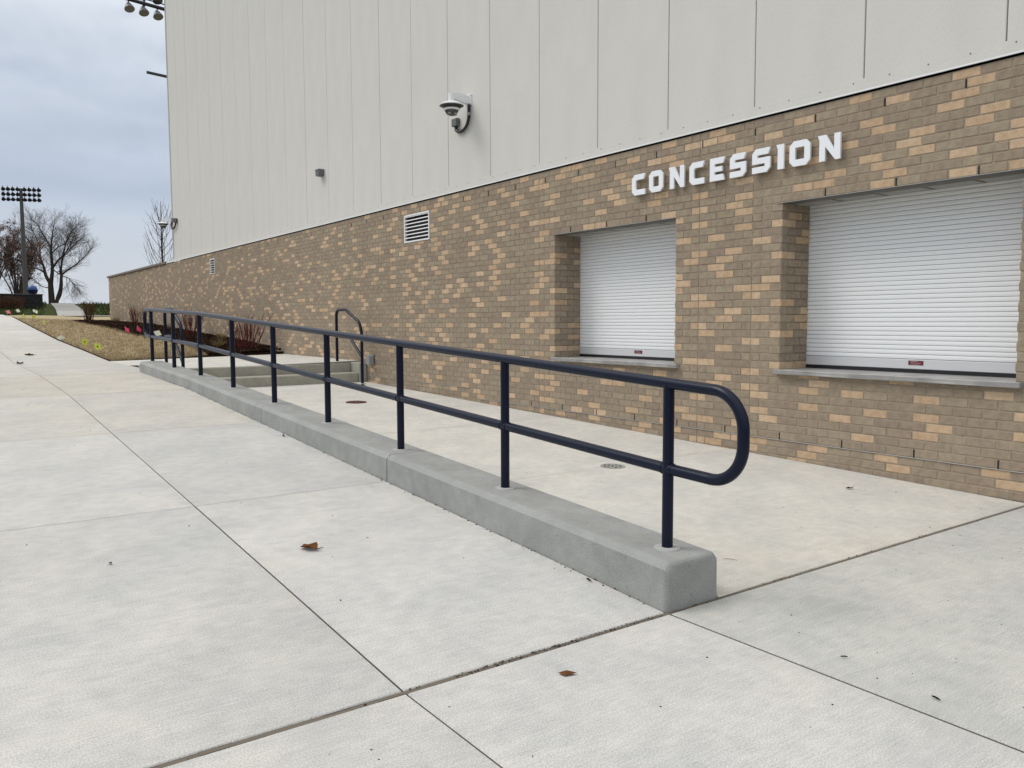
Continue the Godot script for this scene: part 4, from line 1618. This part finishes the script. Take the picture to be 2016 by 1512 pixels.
# ---------------------------------------------------------------- small things on the ground
func build_small() -> void:
	# cleanout cover
	var t := thing("cleanout_cover", "round rusty iron cover set flush in the patio", "drain cover", Vector3(-10.26, patio_y(-10.26) + 0.001, -4.75))
	t.rotation.z = -0.0237
	var s := Shape.new()
	s.lathe([Vector2(0.142, -0.01), Vector2(0.142, 0.006), Vector2(0.128, 0.007), Vector2(0.126, 0.003)], 28)
	part("rim", s.mesh(), M.rusty_iron, t)
	s = Shape.new()
	s.lathe([Vector2(0.127, 0.002), Vector2(0.122, 0.007), Vector2(0.0, 0.009)], 28)
	for k in 3:
		s.box(Vector3(0, 0.0095, (k - 1) * 0.06), Vector3(0.17, 0.004, 0.012))
	part("lid", s.mesh(), M.rusty_iron, t)
	# slotted drain
	t = thing("drain_grate", "round metal drain grate with slots in the patio nearer the camera", "drain grate", Vector3(-5.03, patio_y(-5.03) + 0.0015, -4.65))
	t.rotation.z = -0.0237
	s = Shape.new()
	s.lathe([Vector2(0.105, -0.01), Vector2(0.105, 0.003), Vector2(0.086, 0.0035), Vector2(0.084, 0.0)], 28)
	part("rim", s.mesh(), M.drain_metal, t)
	s = Shape.new()
	s.lathe([Vector2(0.085, 0.0008), Vector2(0.0, 0.0016)], 24)
	part("drain_hole", s.mesh(), M.dark_gap, t)
	s = Shape.new()
	for k in range(-1, 2):
		var off := k * 0.046
		var half := sqrt(maxf(0.083 * 0.083 - off * off, 0.0001))
		s.box(Vector3(0, 0.0022, off), Vector3(half * 2, 0.0012, 0.016))
	for k in [-1, 0, 1]:
		s.box(Vector3(k * 0.045, 0.0021, 0), Vector3(0.017, 0.0011, 0.14))
	part("grille", s.mesh(), M.drain_metal, t)
	# leaves
	leaf("curled brown leaf lying on the ramp beside the kerb wall", Vector3(-4.02, 0, -1.58), 0.072, 0.6, M.dry_leaf, 1)
	leaf("folded brown leaf in the foreground just past the wide joint", Vector3(-2.223, 0, -1.841), 0.036, 0.9, M.dry_leaf, 2)
	leaf("dark leaf scrap on the walk near the lawn, the farther of two", Vector3(-18.87, 0, -1.70), 0.11, 1.0, M.dark_leaf, 3)
	leaf("dark leaf scrap on the walk near the lawn, the nearer of two", Vector3(-16.75, 0, -1.35), 0.11, 2.6, M.dark_leaf, 4)
	leaf("tiny dark leaf scrap at the left of the ramp in the foreground", Vector3(-4.29, 0, -0.68), 0.018, 0.3, M.dark_leaf, 5)
	leaf("dark twig scrap upright on the right foreground slab", Vector3(-1.714, 0, -2.779), 0.016, 1.2, M.dark_bit, 6)
	leaf("dark curved twig scrap low on the right foreground slab", Vector3(-1.335, 0, -2.717), 0.020, 0.1, M.dark_bit, 7)
	leaf("grey leaf scrap on the patio near the brick wall on the right", Vector3(-3.42, 0, -5.55), 0.038, 1.4, M.dark_leaf, 8)
	leaf("thin curled dry stem on the patio right of the kerb wall end", Vector3(-2.78, 0, -3.42), 0.045, 0.9, M.straw_bit, 9)
	leaf("black twig at the foot of the kerb wall by its near end", Vector3(-2.92, 0, -2.55), 0.026, 0.1, M.dark_bit, 10)
	leaf("black twig at the foot of the kerb wall near its middle joint", Vector3(-7.0, 0, -2.54), 0.04, 0.2, M.dark_bit, 11)
	# crumbs along the kerb wall, in the wide joint and over the slabs
	var r := RandomNumberGenerator.new()
	r.seed = 90
	var bit := Shape.new()
	bit.box(Vector3.ZERO, Vector3(0.012, 0.004, 0.006))
	var places := []
	var tints := []
	var put := func(x: float, z: float, size: float, dark: bool) -> void:
		var y := (patio_y(x) if z < -2.95 else path_y(x)) if x < -2.45 else 0.0
		places.append(Transform3D(Basis(Vector3.UP, r.randf() * TAU).scaled(Vector3.ONE * size), Vector3(x, y + 0.002 * size, z)))
		tints.append(Color(0.02, 0.014, 0.01) if dark else Color(0.16, 0.13, 0.10))
	for i in 240:
		put.call(-2.5 - r.randf() * 9.0, -2.588 + r.randf() * r.randf() * 0.03, r.randf_range(0.25, 0.85), r.randf() < 0.75)
	for i in 260:
		put.call(-2.447 + r.randf_range(-0.013, 0.013), r.randf_range(-2.55, -1.5), r.randf_range(0.2, 0.55), r.randf() < 0.5)
	for i in 50:
		put.call(-2.447 + r.randf_range(-0.014, 0.014), r.randf_range(-6.1, 0.2), r.randf_range(0.25, 0.7), r.randf() < 0.6)
	for i in 60:
		put.call(r.randf_range(-1.0, -2.4), r.randf_range(-0.2, -5.8), r.randf_range(0.25, 0.7), r.randf() < 0.6)
	for i in 80:
		put.call(-2.5 - r.randf() * 9.0, r.randf_range(0.0, -5.9), r.randf_range(0.25, 0.75), r.randf() < 0.6)
	many("debris", bit.mesh(), M.blade, places, tints, self)
	# marker flags: [x, z, colour, lean, label, printed]
	var flags := [
		[-18.55, -2.86, "yellow", 0.25, "large yellow marker flag nearest to the lawn corner", true],
		[-20.7, -2.86, "yellow", -0.2, "second yellow marker flag from the lawn corner along the walk", true],
		[-24.0, -2.86, "white", 0.9, "small cream flag lying over at the edge of the walk", false],
		[-29.6, -3.10, "yellow", 0.3, "yellow marker flag halfway along the far edge of the lawn", true],
		[-33.8, -3.20, "yellow", 0.15, "yellow marker flag left of the far end of the mulch bed", true],
		[-34.9, -2.95, "yellow", -0.3, "faint yellow marker flag farthest along the lawn edge", false],
		[-38.0, -2.77, "rose", 0.4, "pale pink marker flag at the far end of the walk", false],
		[-40.0, -3.30, "white", 0.5, "leftmost white marker flag against the green grass", false],
		[-41.5, -3.96, "white", -0.4, "lower white marker flag of the pair against the green grass", false],
		[-43.0, -4.14, "white", 0.3, "upper white marker flag of the pair against the green grass", false],
		[-24.6, -4.55, "pink", 0.2, "bright pink marker flag, the left of two by the mulch", false],
		[-24.9, -4.86, "pink", -0.15, "bright pink marker flag, the right of two by the mulch", false],
		[-20.9, -4.60, "white", 0.5, "pale flag on the lawn seen through the end loop of the railing", false],
	]
	var i := 0
	for q in flags:
		i += 1
		flag(q[4], Vector3(q[0], lawn_y(q[0], q[1]), q[1]), q[2], q[3], q[5], i)


func flag(label: String, at: Vector3, colour: String, lean: float, printed: bool, seed_: int) -> void:
	var r := RandomNumberGenerator.new()
	r.seed = seed_ * 7
	var t := thing("marker_flag", label, "marker flag", at, "utility marker flags along the lawn")
	var turn := Basis(Vector3.UP, 0.95 + r.randf_range(-0.5, 0.5)) * Basis(Vector3.BACK, lean)
	var h := 0.24 if colour != "white" else 0.30
	if label.begins_with("small cream"):
		h = 0.10
	var s := Shape.new()
	s.tube([Vector3.ZERO, turn * Vector3(0, h + 0.02, 0)], 0.0022, 5)
	part("wire_stem", s.mesh(), M.wire, t)
	s = Shape.new()
	var n := 6
	var wd := 0.125
	var ht := 0.13
	var g := []
	for k in n + 1:
		var u := float(k) / n
		g.append([turn * Vector3(0.003 + u * wd, h - ht - u * 0.03 * (1.0 if colour != "pink" else 2.4), sin(u * 4.0 + seed_) * 0.02 * u), turn * Vector3(0.003 + u * wd, h - u * 0.03 * (1.0 if colour != "pink" else 3.2), sin(u * 4.0 + seed_ + 0.6) * 0.024 * u)])
	for k in n:
		s.quad(g[k][0], g[k + 1][0], g[k + 1][1], g[k][1])
	part("flag_sheet", s.mesh(), M["flag_" + colour], t)
	if printed:
		s = Shape.new()
		for side in [0.004, -0.004]:
			var c := turn * Vector3(wd * 0.48, h - 0.075, side + sin(2.0 + seed_) * 0.011)
			var e1 := turn * Vector3(0.022, 0.003, 0.004)
			var e2 := turn * Vector3(0, 0.020, 0)
			s.tri(c - e1 - e2 * 0.7, c + e1 - e2 * 0.7, c + e1 * 0.2 + e2)
		part("printed_mark", s.mesh(), M.flag_ink, t)


func leaf(label: String, at: Vector3, size: float, turn: float, m: Material, seed_: int) -> void:
	var r := RandomNumberGenerator.new()
	r.seed = seed_ * 13
	at.y = ((patio_y(at.x) if at.z < -2.95 else path_y(at.x)) if at.x < -2.45 else 0.0) + 0.003
	var s := Shape.new()
	if m == M.dark_bit or m == M.straw_bit:
		var thin := 1.0 if m == M.dark_bit else 0.25
		var p := []
		for k in 6:
			var u := k / 5.0 - 0.5
			p.append(Vector3(u * size * 1.6, 0.004 + 0.3 * size * (0.25 - u * u), sin(u * 3.0) * size * 0.25))
		s.tube(p, [size * 0.10 * thin, size * 0.16 * thin, size * 0.15 * thin, size * 0.17 * thin, size * 0.13 * thin, size * 0.06 * thin], 6)
	elif seed_ == 2:
		# folded over: two flaps that meet along a ridge
		var ridge := [Vector3(-size, 0.004, 0.0), Vector3(-size * 0.1, size * 0.42, 0.004), Vector3(size * 0.95, 0.006, 0.002)]
		s.tri(ridge[0], Vector3(-size * 0.3, 0.002, size * 0.6), ridge[1])
		s.tri(ridge[1], Vector3(-size * 0.3, 0.002, size * 0.6), ridge[2])
		s.tri(ridge[1], Vector3(size * 0.1, 0.002, -size * 0.5), ridge[0])
		s.tri(ridge[2], Vector3(size * 0.1, 0.002, -size * 0.5), ridge[1])
	else:
		# a lobed leaf, curled up at its rim
		var n := 15
		var rim := []
		for k in n:
			var a := TAU * k / n
			var rad := size * (0.55 + 0.40 * pow(absf(cos(a * 2.5)), 1.2)) * r.randf_range(0.75, 1.1)
			var q := Vector3(cos(a) * rad, 0, sin(a) * rad * 0.6)
			q.y = 0.003 + 0.55 * size * pow(absf(q.z) / size * 1.4, 1.6) + r.randf_range(0.0, 0.12) * size
			rim.append(q)
		var inner := []
		for k in n:
			inner.append(Vector3(rim[k].x * 0.5, rim[k].y * 0.25 + 0.004, rim[k].z * 0.5))
		for k in n:
			var j := (k + 1) % n
			s.quad(inner[j], rim[j], rim[k], inner[k])
			s.tri(Vector3(0, 0.003, 0), inner[j], inner[k])
		s.tube([Vector3(size * 0.5, 0.004, 0), Vector3(size * 0.9, 0.012, size * 0.08), Vector3(size * 1.25, 0.02, size * 0.02)], [size * 0.03, size * 0.025, size * 0.02], 5)
	var o := obj("twig" if m == M.dark_bit or m == M.straw_bit else "leaf", s.mesh(), m)
	o.position = at
	o.rotation.y = turn
	tag(o, label, "twig" if m == M.dark_bit or m == M.straw_bit else "leaf", "leaves and scraps on the concrete")


# ---------------------------------------------------------------- far things
func build_far() -> void:
	# block retaining wall
	var t := thing("retaining_wall", "dark block retaining wall on the grass slope at far left", "wall", Vector3(-115, 0, 0))
	var y0 := 3.1
	var y1 := 4.72
	var s := Shape.new()
	var r := RandomNumberGenerator.new()
	r.seed = 15
	for row in 5:
		var z := 12.0 + (0.3 if row % 2 else 0.0)
		while z > -12.4:
			var w := 0.62
			var bw := minf(w - 0.02, z + 12.0)
			if bw > 0.1:
				s.box(Vector3(r.randf_range(-0.02, 0.02), y0 - 0.2 + 0.37 * row + 0.18, z - bw / 2), Vector3(0.6, 0.366, bw), Basis.IDENTITY, 0.03)
			z -= w
	part("blocks", s.mesh(), M.block_stone, t).set_meta("kind", "stuff")
	s = Shape.new()
	s.box(Vector3(0, y1 + 0.03, -0.02), Vector3(0.75, 0.12, 24.1), Basis.IDENTITY, 0.02)
	part("cap", s.mesh(), M.cap_stone, t)
	# blue ball in its bowl
	t = thing("ball_sculpture", "blue ball resting in a dark navy bowl on the retaining wall", "sculpture", Vector3(-115.0, 4.80, -11.0))
	s = Shape.new()
	s.lathe([Vector2(0.40, 0.0), Vector2(0.56, 0.35), Vector2(0.62, 0.48), Vector2(0.56, 0.48), Vector2(0.3, 0.3)], 28)
	part("bowl", s.mesh(), M.bowl_navy, t)
	s = Shape.new()
	s.sphere(Vector3(0, 0.56, 0), 0.53, 28, 14)
	part("ball", s.mesh(), M.ball_blue, t)
	# twiggy hedge before the wall
	for q in [[-113.0, -3.0, "far left brown twiggy bush against the retaining wall, at the edge of the picture"], [-113.0, -5.6, "brown twiggy bush against the retaining wall, second from the left edge"], [-113.0, -8.3, "brown twiggy bush against the retaining wall under the light pole"]]:
		bush(q[2], Vector3(q[0], path_y(q[0]), q[1]))
	light_pole_left()
	light_pole_near()
	bare_tree()
	leafy_tree("multi-stemmed tree with withered brown leaves at the left edge", Vector3(-138.0, 3.5, -8.0), 41)
	leafy_tree("multi-stemmed tree with withered brown leaves just behind the light pole", Vector3(-142.0, 3.6, -11.6), 42, 0.80)
	young_tree()


func bush(label: String, at: Vector3) -> void:
	var r := RandomNumberGenerator.new()
	r.seed = int(absf(at.z) * 100)
	var t := thing("bush", label, "bush", at, "twiggy bushes along the retaining wall")
	var s := Shape.new()
	for i in 260:
		var root := Vector3(r.randf_range(-0.7, 0.7), 0, r.randf_range(-1.4, 1.4))
		var tip := root + Vector3(r.randf_range(-0.5, 0.5), r.randf_range(0.8, 1.55), r.randf_range(-0.5, 0.5))
		s.tube([root, tip], [0.022, 0.010], 3, false)
	part("twigs", s.mesh(), M.brown_twig, t)
	s = Shape.new()
	s.colored = true
	for i in 500:
		var p := Vector3(r.randf_range(-0.9, 0.9), r.randf_range(0.1, 1.5), r.randf_range(-1.6, 1.6))
		var a := Vector3(r.randf_range(-1, 1), r.randf_range(-1, 1), r.randf_range(-1, 1)).normalized() * 0.06
		var b := a.cross(Vector3.UP).normalized() * 0.05
		s.tint = Color(0.05, 0.028, 0.018).lerp(Color(0.11, 0.05, 0.03), r.randf())
		s.quad(p - a, p + b, p + a, p - b)
	part("leaves", s.mesh(), M.blade, t)


func floodlight(parent: Node3D, at: Vector3, aim: Basis, size: float, shell: Material) -> void:
	var s := Shape.new()
	var prof := [Vector2(0.02, 0.30), Vector2(0.07, 0.26), Vector2(0.13, 0.16), Vector2(0.20, 0.0), Vector2(0.235, -0.10), Vector2(0.22, -0.12), Vector2(0.0, -0.10)]
	prof.reverse()
	var sc := []
	for q in prof:
		sc.append(q * size)
	s.lathe(sc, 14, Transform3D(aim, Vector3.ZERO))
	s.box(aim * Vector3(0, 0.10 * size, 0) + Vector3(0, 0.18 * size, 0), Vector3(0.05, 0.22, 0.05) * size)
	var o := part("floodlight", s.mesh(), shell, parent)
	o.position = at


func light_pole_left() -> void:
	var t := thing("light_pole", "tall stadium light pole with three rows of lamps beyond the retaining wall", "light pole", Vector3(-126.0, 2.9, -11.27), "stadium light poles")
	var s := Shape.new()
	s.tube([Vector3.ZERO, Vector3(0, 8, 0), Vector3(0, 16.0, 0)], [0.34, 0.27, 0.19], 16)
	part("pole", s.mesh(), M.pole_steel, t)
	var across := Vector3(0.30, 0, -0.955).normalized()
	s = Shape.new()
	for k in 3:
		var y := 14.55 + 0.66 * k
		s.tube([across * -2.3 + Vector3(0, y, 0), across * 2.3 + Vector3(0, y, 0)], 0.05, 6)
	for q in [-1.95, -1.4, 1.4, 1.95]:
		s.tube([across * q + Vector3(0, 14.5, 0), across * q + Vector3(0, 15.95, 0)], 0.025, 5)
	part("crossarm", s.mesh(), M.lamp_black, t)
	var aim := Basis(across, 1.05)
	for k in 3:
		for i in 8:
			var off: float = (i - 3.5) * 0.555 + (0.12 if i > 3 else -0.12)
			floodlight(t, across * off + Vector3(0.15, 14.55 + 0.66 * k + 0.02, 0), aim, 1.15, M.lamp_black)


func light_pole_near() -> void:
	var t := thing("light_pole", "stadium light rack rising behind the building at the top of its far corner", "light pole", Vector3(-49.5, 1.5, -12.5), "stadium light poles")
	var s := Shape.new()
	s.tube([Vector3.ZERO, Vector3(0, 12, 0), Vector3(0, 19.2, 0)], [0.34, 0.27, 0.18], 14)
	part("pole", s.mesh(), M.pole_steel, t)
	var to := Vector3(0.215, 0, 0.977).normalized()
	s = Shape.new()
	for y in [17.15, 18.0, 18.85]:
		s.tube([Vector3(0, y, 0) - to * 3.0, Vector3(0, y, 0) + to * 3.0], 0.10, 8)
		s.tube([Vector3(0, y + 0.26, 0) - to * 3.0, Vector3(0, y + 0.26, 0) + to * 2.8], 0.035, 6)
	s.tube([Vector3(0, 17.0, 0) + to * 1.9, Vector3(0, 19.0, 0) + to * 1.9], 0.05, 6)
	part("crossarm", s.mesh(), M.lamp_black, t)
	s = Shape.new()
	s.box(Vector3(0, 13.5, 0) + to * 0.95, Vector3(1.9, 0.13, 0.10), Basis(Vector3.UP, -atan2(to.z, to.x)))
	part("bracket_arm", s.mesh(), M.lamp_black, t)
	var aim := Basis(to, 0.45)
	for y in [17.15, 18.0, 18.85]:
		for i in 8:
			floodlight(t, Vector3(0, y - 0.42, 0) + to * ((i - 3.5) * 0.78), aim, 1.15, M.lamp_grey)


func limb(s: Shape, p: Array, r0: float, r1: float, sides := 7) -> void:
	var q := smoothed(p, 3)
	var radii := []
	for i in q.size():
		radii.append(lerpf(r0, r1, float(i) / (q.size() - 1)))
	s.tube(q, radii, sides, false)


func twigs(s: Shape, p: Vector3, d: Vector3, length: float, rad: float, depth: int, r: RandomNumberGenerator, droop := 0.0) -> void:
	var bend := Vector3(r.randf_range(-1, 1), r.randf_range(-0.3, 0.5) - droop, r.randf_range(-1, 1)) * 0.25
	var mid := p + d * length * 0.5
	var d2 := (d + bend).normalized()
	var tip := mid + d2 * length * 0.5
	s.tube([p, mid, tip], [rad, rad * 0.8, rad * 0.55], 4 if depth > 1 else 3, false)
	if depth == 0:
		return
	var n := 3 if depth > 1 else 4
	for i in n:
		var at := p.lerp(tip, r.randf_range(0.45, 1.0)) if i > 0 else tip
		var spread := 0.75
		var nd := (d2 + Vector3(r.randf_range(-1, 1), r.randf_range(-0.55, 0.75) - droop, r.randf_range(-1, 1)) * spread).normalized()
		twigs(s, at, nd, length * r.randf_range(0.55, 0.8), rad * 0.55, depth - 1, r, droop)


func bare_tree() -> void:
	# limbs are laid out in the plane across the view, then given depth
	var at := Vector3(-186.0, 4.9, -21.4)
	var t := thing("bare_tree", "large bare tree with forked trunks at the top of the hill path", "tree", at)
	var right := Vector3(0.32, 0, -0.947).normalized()
	var deep := Vector3(0.947, 0, 0.32)
	var k := 0.01295
	var r := RandomNumberGenerator.new()
	r.seed = 33
	var P := func(x: float, y: float, z := 0.0) -> Vector3: return right * ((x - 880.0) * k) + Vector3(0, (1330.0 - y) * k, 0) + deep * z
	var trunk := Shape.new()
	limb(trunk, [P.call(850, 1345), P.call(848, 1200), P.call(845, 1090), P.call(845, 1000)], 0.60, 0.46, 12)
	limb(trunk, [P.call(905, 1345), P.call(935, 1230, 0.3), P.call(985, 1080, 0.5), P.call(1005, 880, 0.4)], 0.38, 0.26, 10)
	limb(trunk, [P.call(935, 1270, 0.3), P.call(985, 1180, 0.5), P.call(1015, 1020, 0.8), P.call(1005, 880, 0.4)], 0.2, 0.15, 8)
	part("trunk", trunk.mesh(), M.bark, t)
	var limbs := [
		[[845, 1010, 0.0], [790, 920, -0.4], [760, 840, -0.7], [740, 740, -0.9], [650, 520, -1.5], [520, 330, -2.0], [440, 240, -2.2], 0.30, 0.05],
		[[848, 1010, 0.0], [870, 890, 0.2], [882, 760, 0.2], [882, 560, 0.5], [885, 450, 0.4], [905, 330, 0.8], [950, 130, 1.2], 0.32, 0.05],
		[[1005, 890, 0.4], [1012, 780, 0.8], [1050, 620, 1.3], [1110, 400, 1.6], [1180, 260, 1.8], [1230, 190, 2.0], 0.19, 0.04],
		[[1000, 880, 0.4], [1090, 790, -0.2], [1180, 715, -0.8], [1290, 600, -1.3], [1370, 500, -1.6], 0.16, 0.04],
		[[745, 830, -0.6], [690, 790, -0.2], [620, 770, 0.3], [530, 790, 0.8], [440, 830, 1.0], 0.13, 0.03],
		[[888, 770, 0.2], [940, 660, -0.5], [1010, 570, -1.2], [1070, 470, -1.7], [1130, 330, -2.2], [1160, 220, -2.4], 0.16, 0.04],
		[[690, 620, -1.2], [700, 450, -1.0], [660, 300, -0.6], [600, 150, -0.4], 0.13, 0.03],
		[[640, 510, -1.5], [560, 470, -2.0], [470, 440, -2.6], [400, 400, -2.9], 0.11, 0.03],
		[[885, 470, 0.4], [820, 320, 1.0], [760, 180, 1.6], [720, 110, 1.8], 0.12, 0.03],
		[[740, 730, -0.9], [640, 600, 0.2], [560, 520, 1.2], [480, 470, 2.0], 0.12, 0.03],
		[[1060, 600, 1.3], [1130, 560, 2.2], [1220, 470, 3.0], [1300, 400, 3.4], 0.10, 0.03],
		[[900, 800, 0.2], [960, 840, 0.9], [1000, 860, 1.4], [1020, 700, 2.2], 0.09, 0.03],
		[[812, 1070, 0.0], [730, 1050, 0.4], [680, 990, 0.8], [600, 930, 1.2], [460, 920, 1.6], 0.07, 0.02],
		[[1010, 890, 0.4], [1080, 910, 0.0], [1130, 980, -0.4], [1160, 1030, -0.6], 0.06, 0.02],
		[[885, 560, 0.5], [960, 440, -0.6], [1040, 380, -1.6], [1060, 280, -2.4], 0.10, 0.03],
	]
	var big := Shape.new()
	var fine := Shape.new()
	for l in limbs:
		var pts := []
		for q in l:
			if q is Array:
				pts.append(P.call(q[0], q[1], q[2] * 1.2))
		limb(big, pts, l[-2] * 1.3, l[-1] * 1.2, 7)
		var sm := smoothed(pts, 4)
		var droop := 0.5 if l[2][1] > 850 and l[3][1] > 820 else 0.0
		for i in range(int(sm.size() * 0.3), sm.size()):
			var d: Vector3 = (sm[mini(i + 1, sm.size() - 1)] - sm[i - 1]).normalized()
			for j in 3:
				var nd := (d * 0.7 + Vector3(r.randf_range(-1, 1), r.randf_range(-0.4, 0.8) - droop, r.randf_range(-1, 1)) * 0.9).normalized()
				twigs(fine, sm[i], nd, r.randf_range(1.1, 2.3), 0.028, 3, r, droop * 0.6)
		twigs(fine, pts[-1], (pts[-1] - pts[-2]).normalized(), 1.8, 0.035, 3, r)
	part("limbs", big.mesh(), M.bark, t)
	part("crown", fine.mesh(), M.twig_bark, t)


func leafy_tree(label: String, at: Vector3, seed_: int, scale_ := 1.0) -> void:
	var r := RandomNumberGenerator.new()
	r.seed = seed_
	var t := thing("leafy_tree", label, "tree", at, "trees with withered leaves at far left")
	var stem := Shape.new()
	var fine := Shape.new()
	var leaves := Shape.new()
	leaves.colored = true
	for i in 15:
		var a := r.randf() * TAU
		var lean := r.randf_range(0.05, 0.36)
		var h := r.randf_range(8.0, 12.4) * scale_
		var dir := Vector3(cos(a) * lean, 1, sin(a) * lean)
		var p := [Vector3(cos(a), -0.05, sin(a)) * 0.4, dir * h * 0.3, dir * h * 0.62 + Vector3(cos(a), 0, sin(a)) * 0.4, dir * h * 0.95 + Vector3(cos(a), 0, sin(a)) * 0.8]
		limb(stem, p, 0.13, 0.03, 6)
		for j in 16:
			var u := r.randf_range(0.25, 1.0)
			var q: Vector3 = (p[1] as Vector3).lerp(p[3], u) if u > 0.3 else (p[0] as Vector3).lerp(p[1], 0.8)
			var d := (dir.normalized() * 0.7 + Vector3(r.randf_range(-1, 1), r.randf_range(-0.1, 0.8), r.randf_range(-1, 1)) * 0.8).normalized()
			twigs(fine, q, d, r.randf_range(0.8, 1.5), 0.028, 2, r)
			if q.y > h * 0.42:
				for c in 2:
					var centre := q + d * r.randf_range(0.5, 1.9)
					for b in 7:
						var m := centre + Vector3(r.randf_range(-1, 1), r.randf_range(-1, 1), r.randf_range(-1, 1)) * 0.26
						var e := Vector3(r.randf_range(-1, 1), r.randf_range(-1, 1), r.randf_range(-1, 1)).normalized() * 0.13
						var g := e.cross(Vector3(r.randf(), r.randf(), r.randf())).normalized() * 0.09
						leaves.tint = Color(0.17, 0.13, 0.12).lerp(Color(0.26, 0.15, 0.115), r.randf()) * r.randf_range(0.6, 1.2)
						leaves.quad(m - e, m + g, m + e, m - g)
	part("trunk", stem.mesh(), M.twig_bark, t)
	part("branches", fine.mesh(), M.twig_bark, t)
	part("crown", leaves.mesh(), M.blade, t)


func young_tree() -> void:
	var at := Vector3(-53.0, 1.6, -12.0)
	var t := thing("young_tree", "slender bare young tree rising behind the low brick end wall", "tree", at)
	var r := RandomNumberGenerator.new()
	r.seed = 61
	var s := Shape.new()
	s.tube([Vector3.ZERO, Vector3(0.02, 2.0, 0), Vector3(-0.02, 4.2, 0.03), Vector3(0.0, 7.0, 0)], [0.075, 0.06, 0.042, 0.012], 9, false)
	part("trunk", s.mesh(), M.bark, t)
	s = Shape.new()
	for i in 34:
		var y := 1.6 + 4.4 * i / 33.0
		var a := i * 2.4 + r.randf_range(-0.4, 0.4)
		var len_ := lerpf(2.5, 0.9, i / 33.0) * r.randf_range(0.8, 1.1)
		var o := Vector3(cos(a), 0, sin(a))
		var p0 := Vector3(0, y, 0)
		var p1 := p0 + o * len_ * 0.35 + Vector3(0, len_ * 0.42, 0)
		var p2 := p0 + o * len_ * 0.55 + Vector3(0, len_ * 1.05, 0)
		s.tube(smoothed([p0, p1, p2], 3), [0.017, 0.016, 0.014, 0.012, 0.010, 0.007, 0.005], 5, false)
		for j in 4:
			var q := p0.lerp(p1, r.randf_range(0.5, 1.0)) if j < 2 else p1.lerp(p2, r.randf_range(0.1, 0.8))
			var e := q + (o * r.randf_range(0.0, 0.3) + Vector3(r.randf_range(-0.3, 0.3), r.randf_range(0.3, 0.7), r.randf_range(-0.3, 0.3)))
			s.tube([q, e], [0.008, 0.005], 3, false)
	part("branches", s.mesh(), M.bark, t)


func _ready() -> void:
	var cam := Camera3D.new()
	cam.name = "camera"
	cam.position = Vector3(0, EYE, 0)
	cam.rotation_degrees = Vector3(-4.385, 54.311, -0.218)
	cam.fov = 50.33
	cam.near = 0.05
	cam.far = 3000.0
	add_child(cam)
	cam.current = true
	var sky := Sky.new()
	var sm := PanoramaSkyMaterial.new()
	sm.panorama = make_sky()
	sky.sky_material = sm
	var env := Environment.new()
	env.background_mode = Environment.BG_SKY
	env.sky = sky
	env.background_energy_multiplier = 1.0
	env.tonemap_mode = Environment.TONE_MAPPER_LINEAR
	env.tonemap_exposure = 1.0
	env.sdfgi_enabled = true
	env.ssao_enabled = true
	env.ssil_enabled = true
	var we := WorldEnvironment.new()
	we.name = "world"
	we.environment = env
	add_child(we)
	var sun := DirectionalLight3D.new()
	sun.name = "sun"
	sun.light_color = Color(1.0, 0.975, 0.94)
	sun.light_energy = 0.40
	sun.light_angular_distance = 24.0
	sun.shadow_enabled = true
	add_child(sun)
	sun.look_at_from_position(Vector3.ZERO, Vector3(0.42, -0.80, -0.50), Vector3.UP)
	rng.seed = 1
	make_materials()
	build_paving()
	build_school(cam)
	build_curb()
	build_steps()
	build_railing()
	build_letters()
	build_fixtures()
	build_planting()
	build_far()
	build_small()
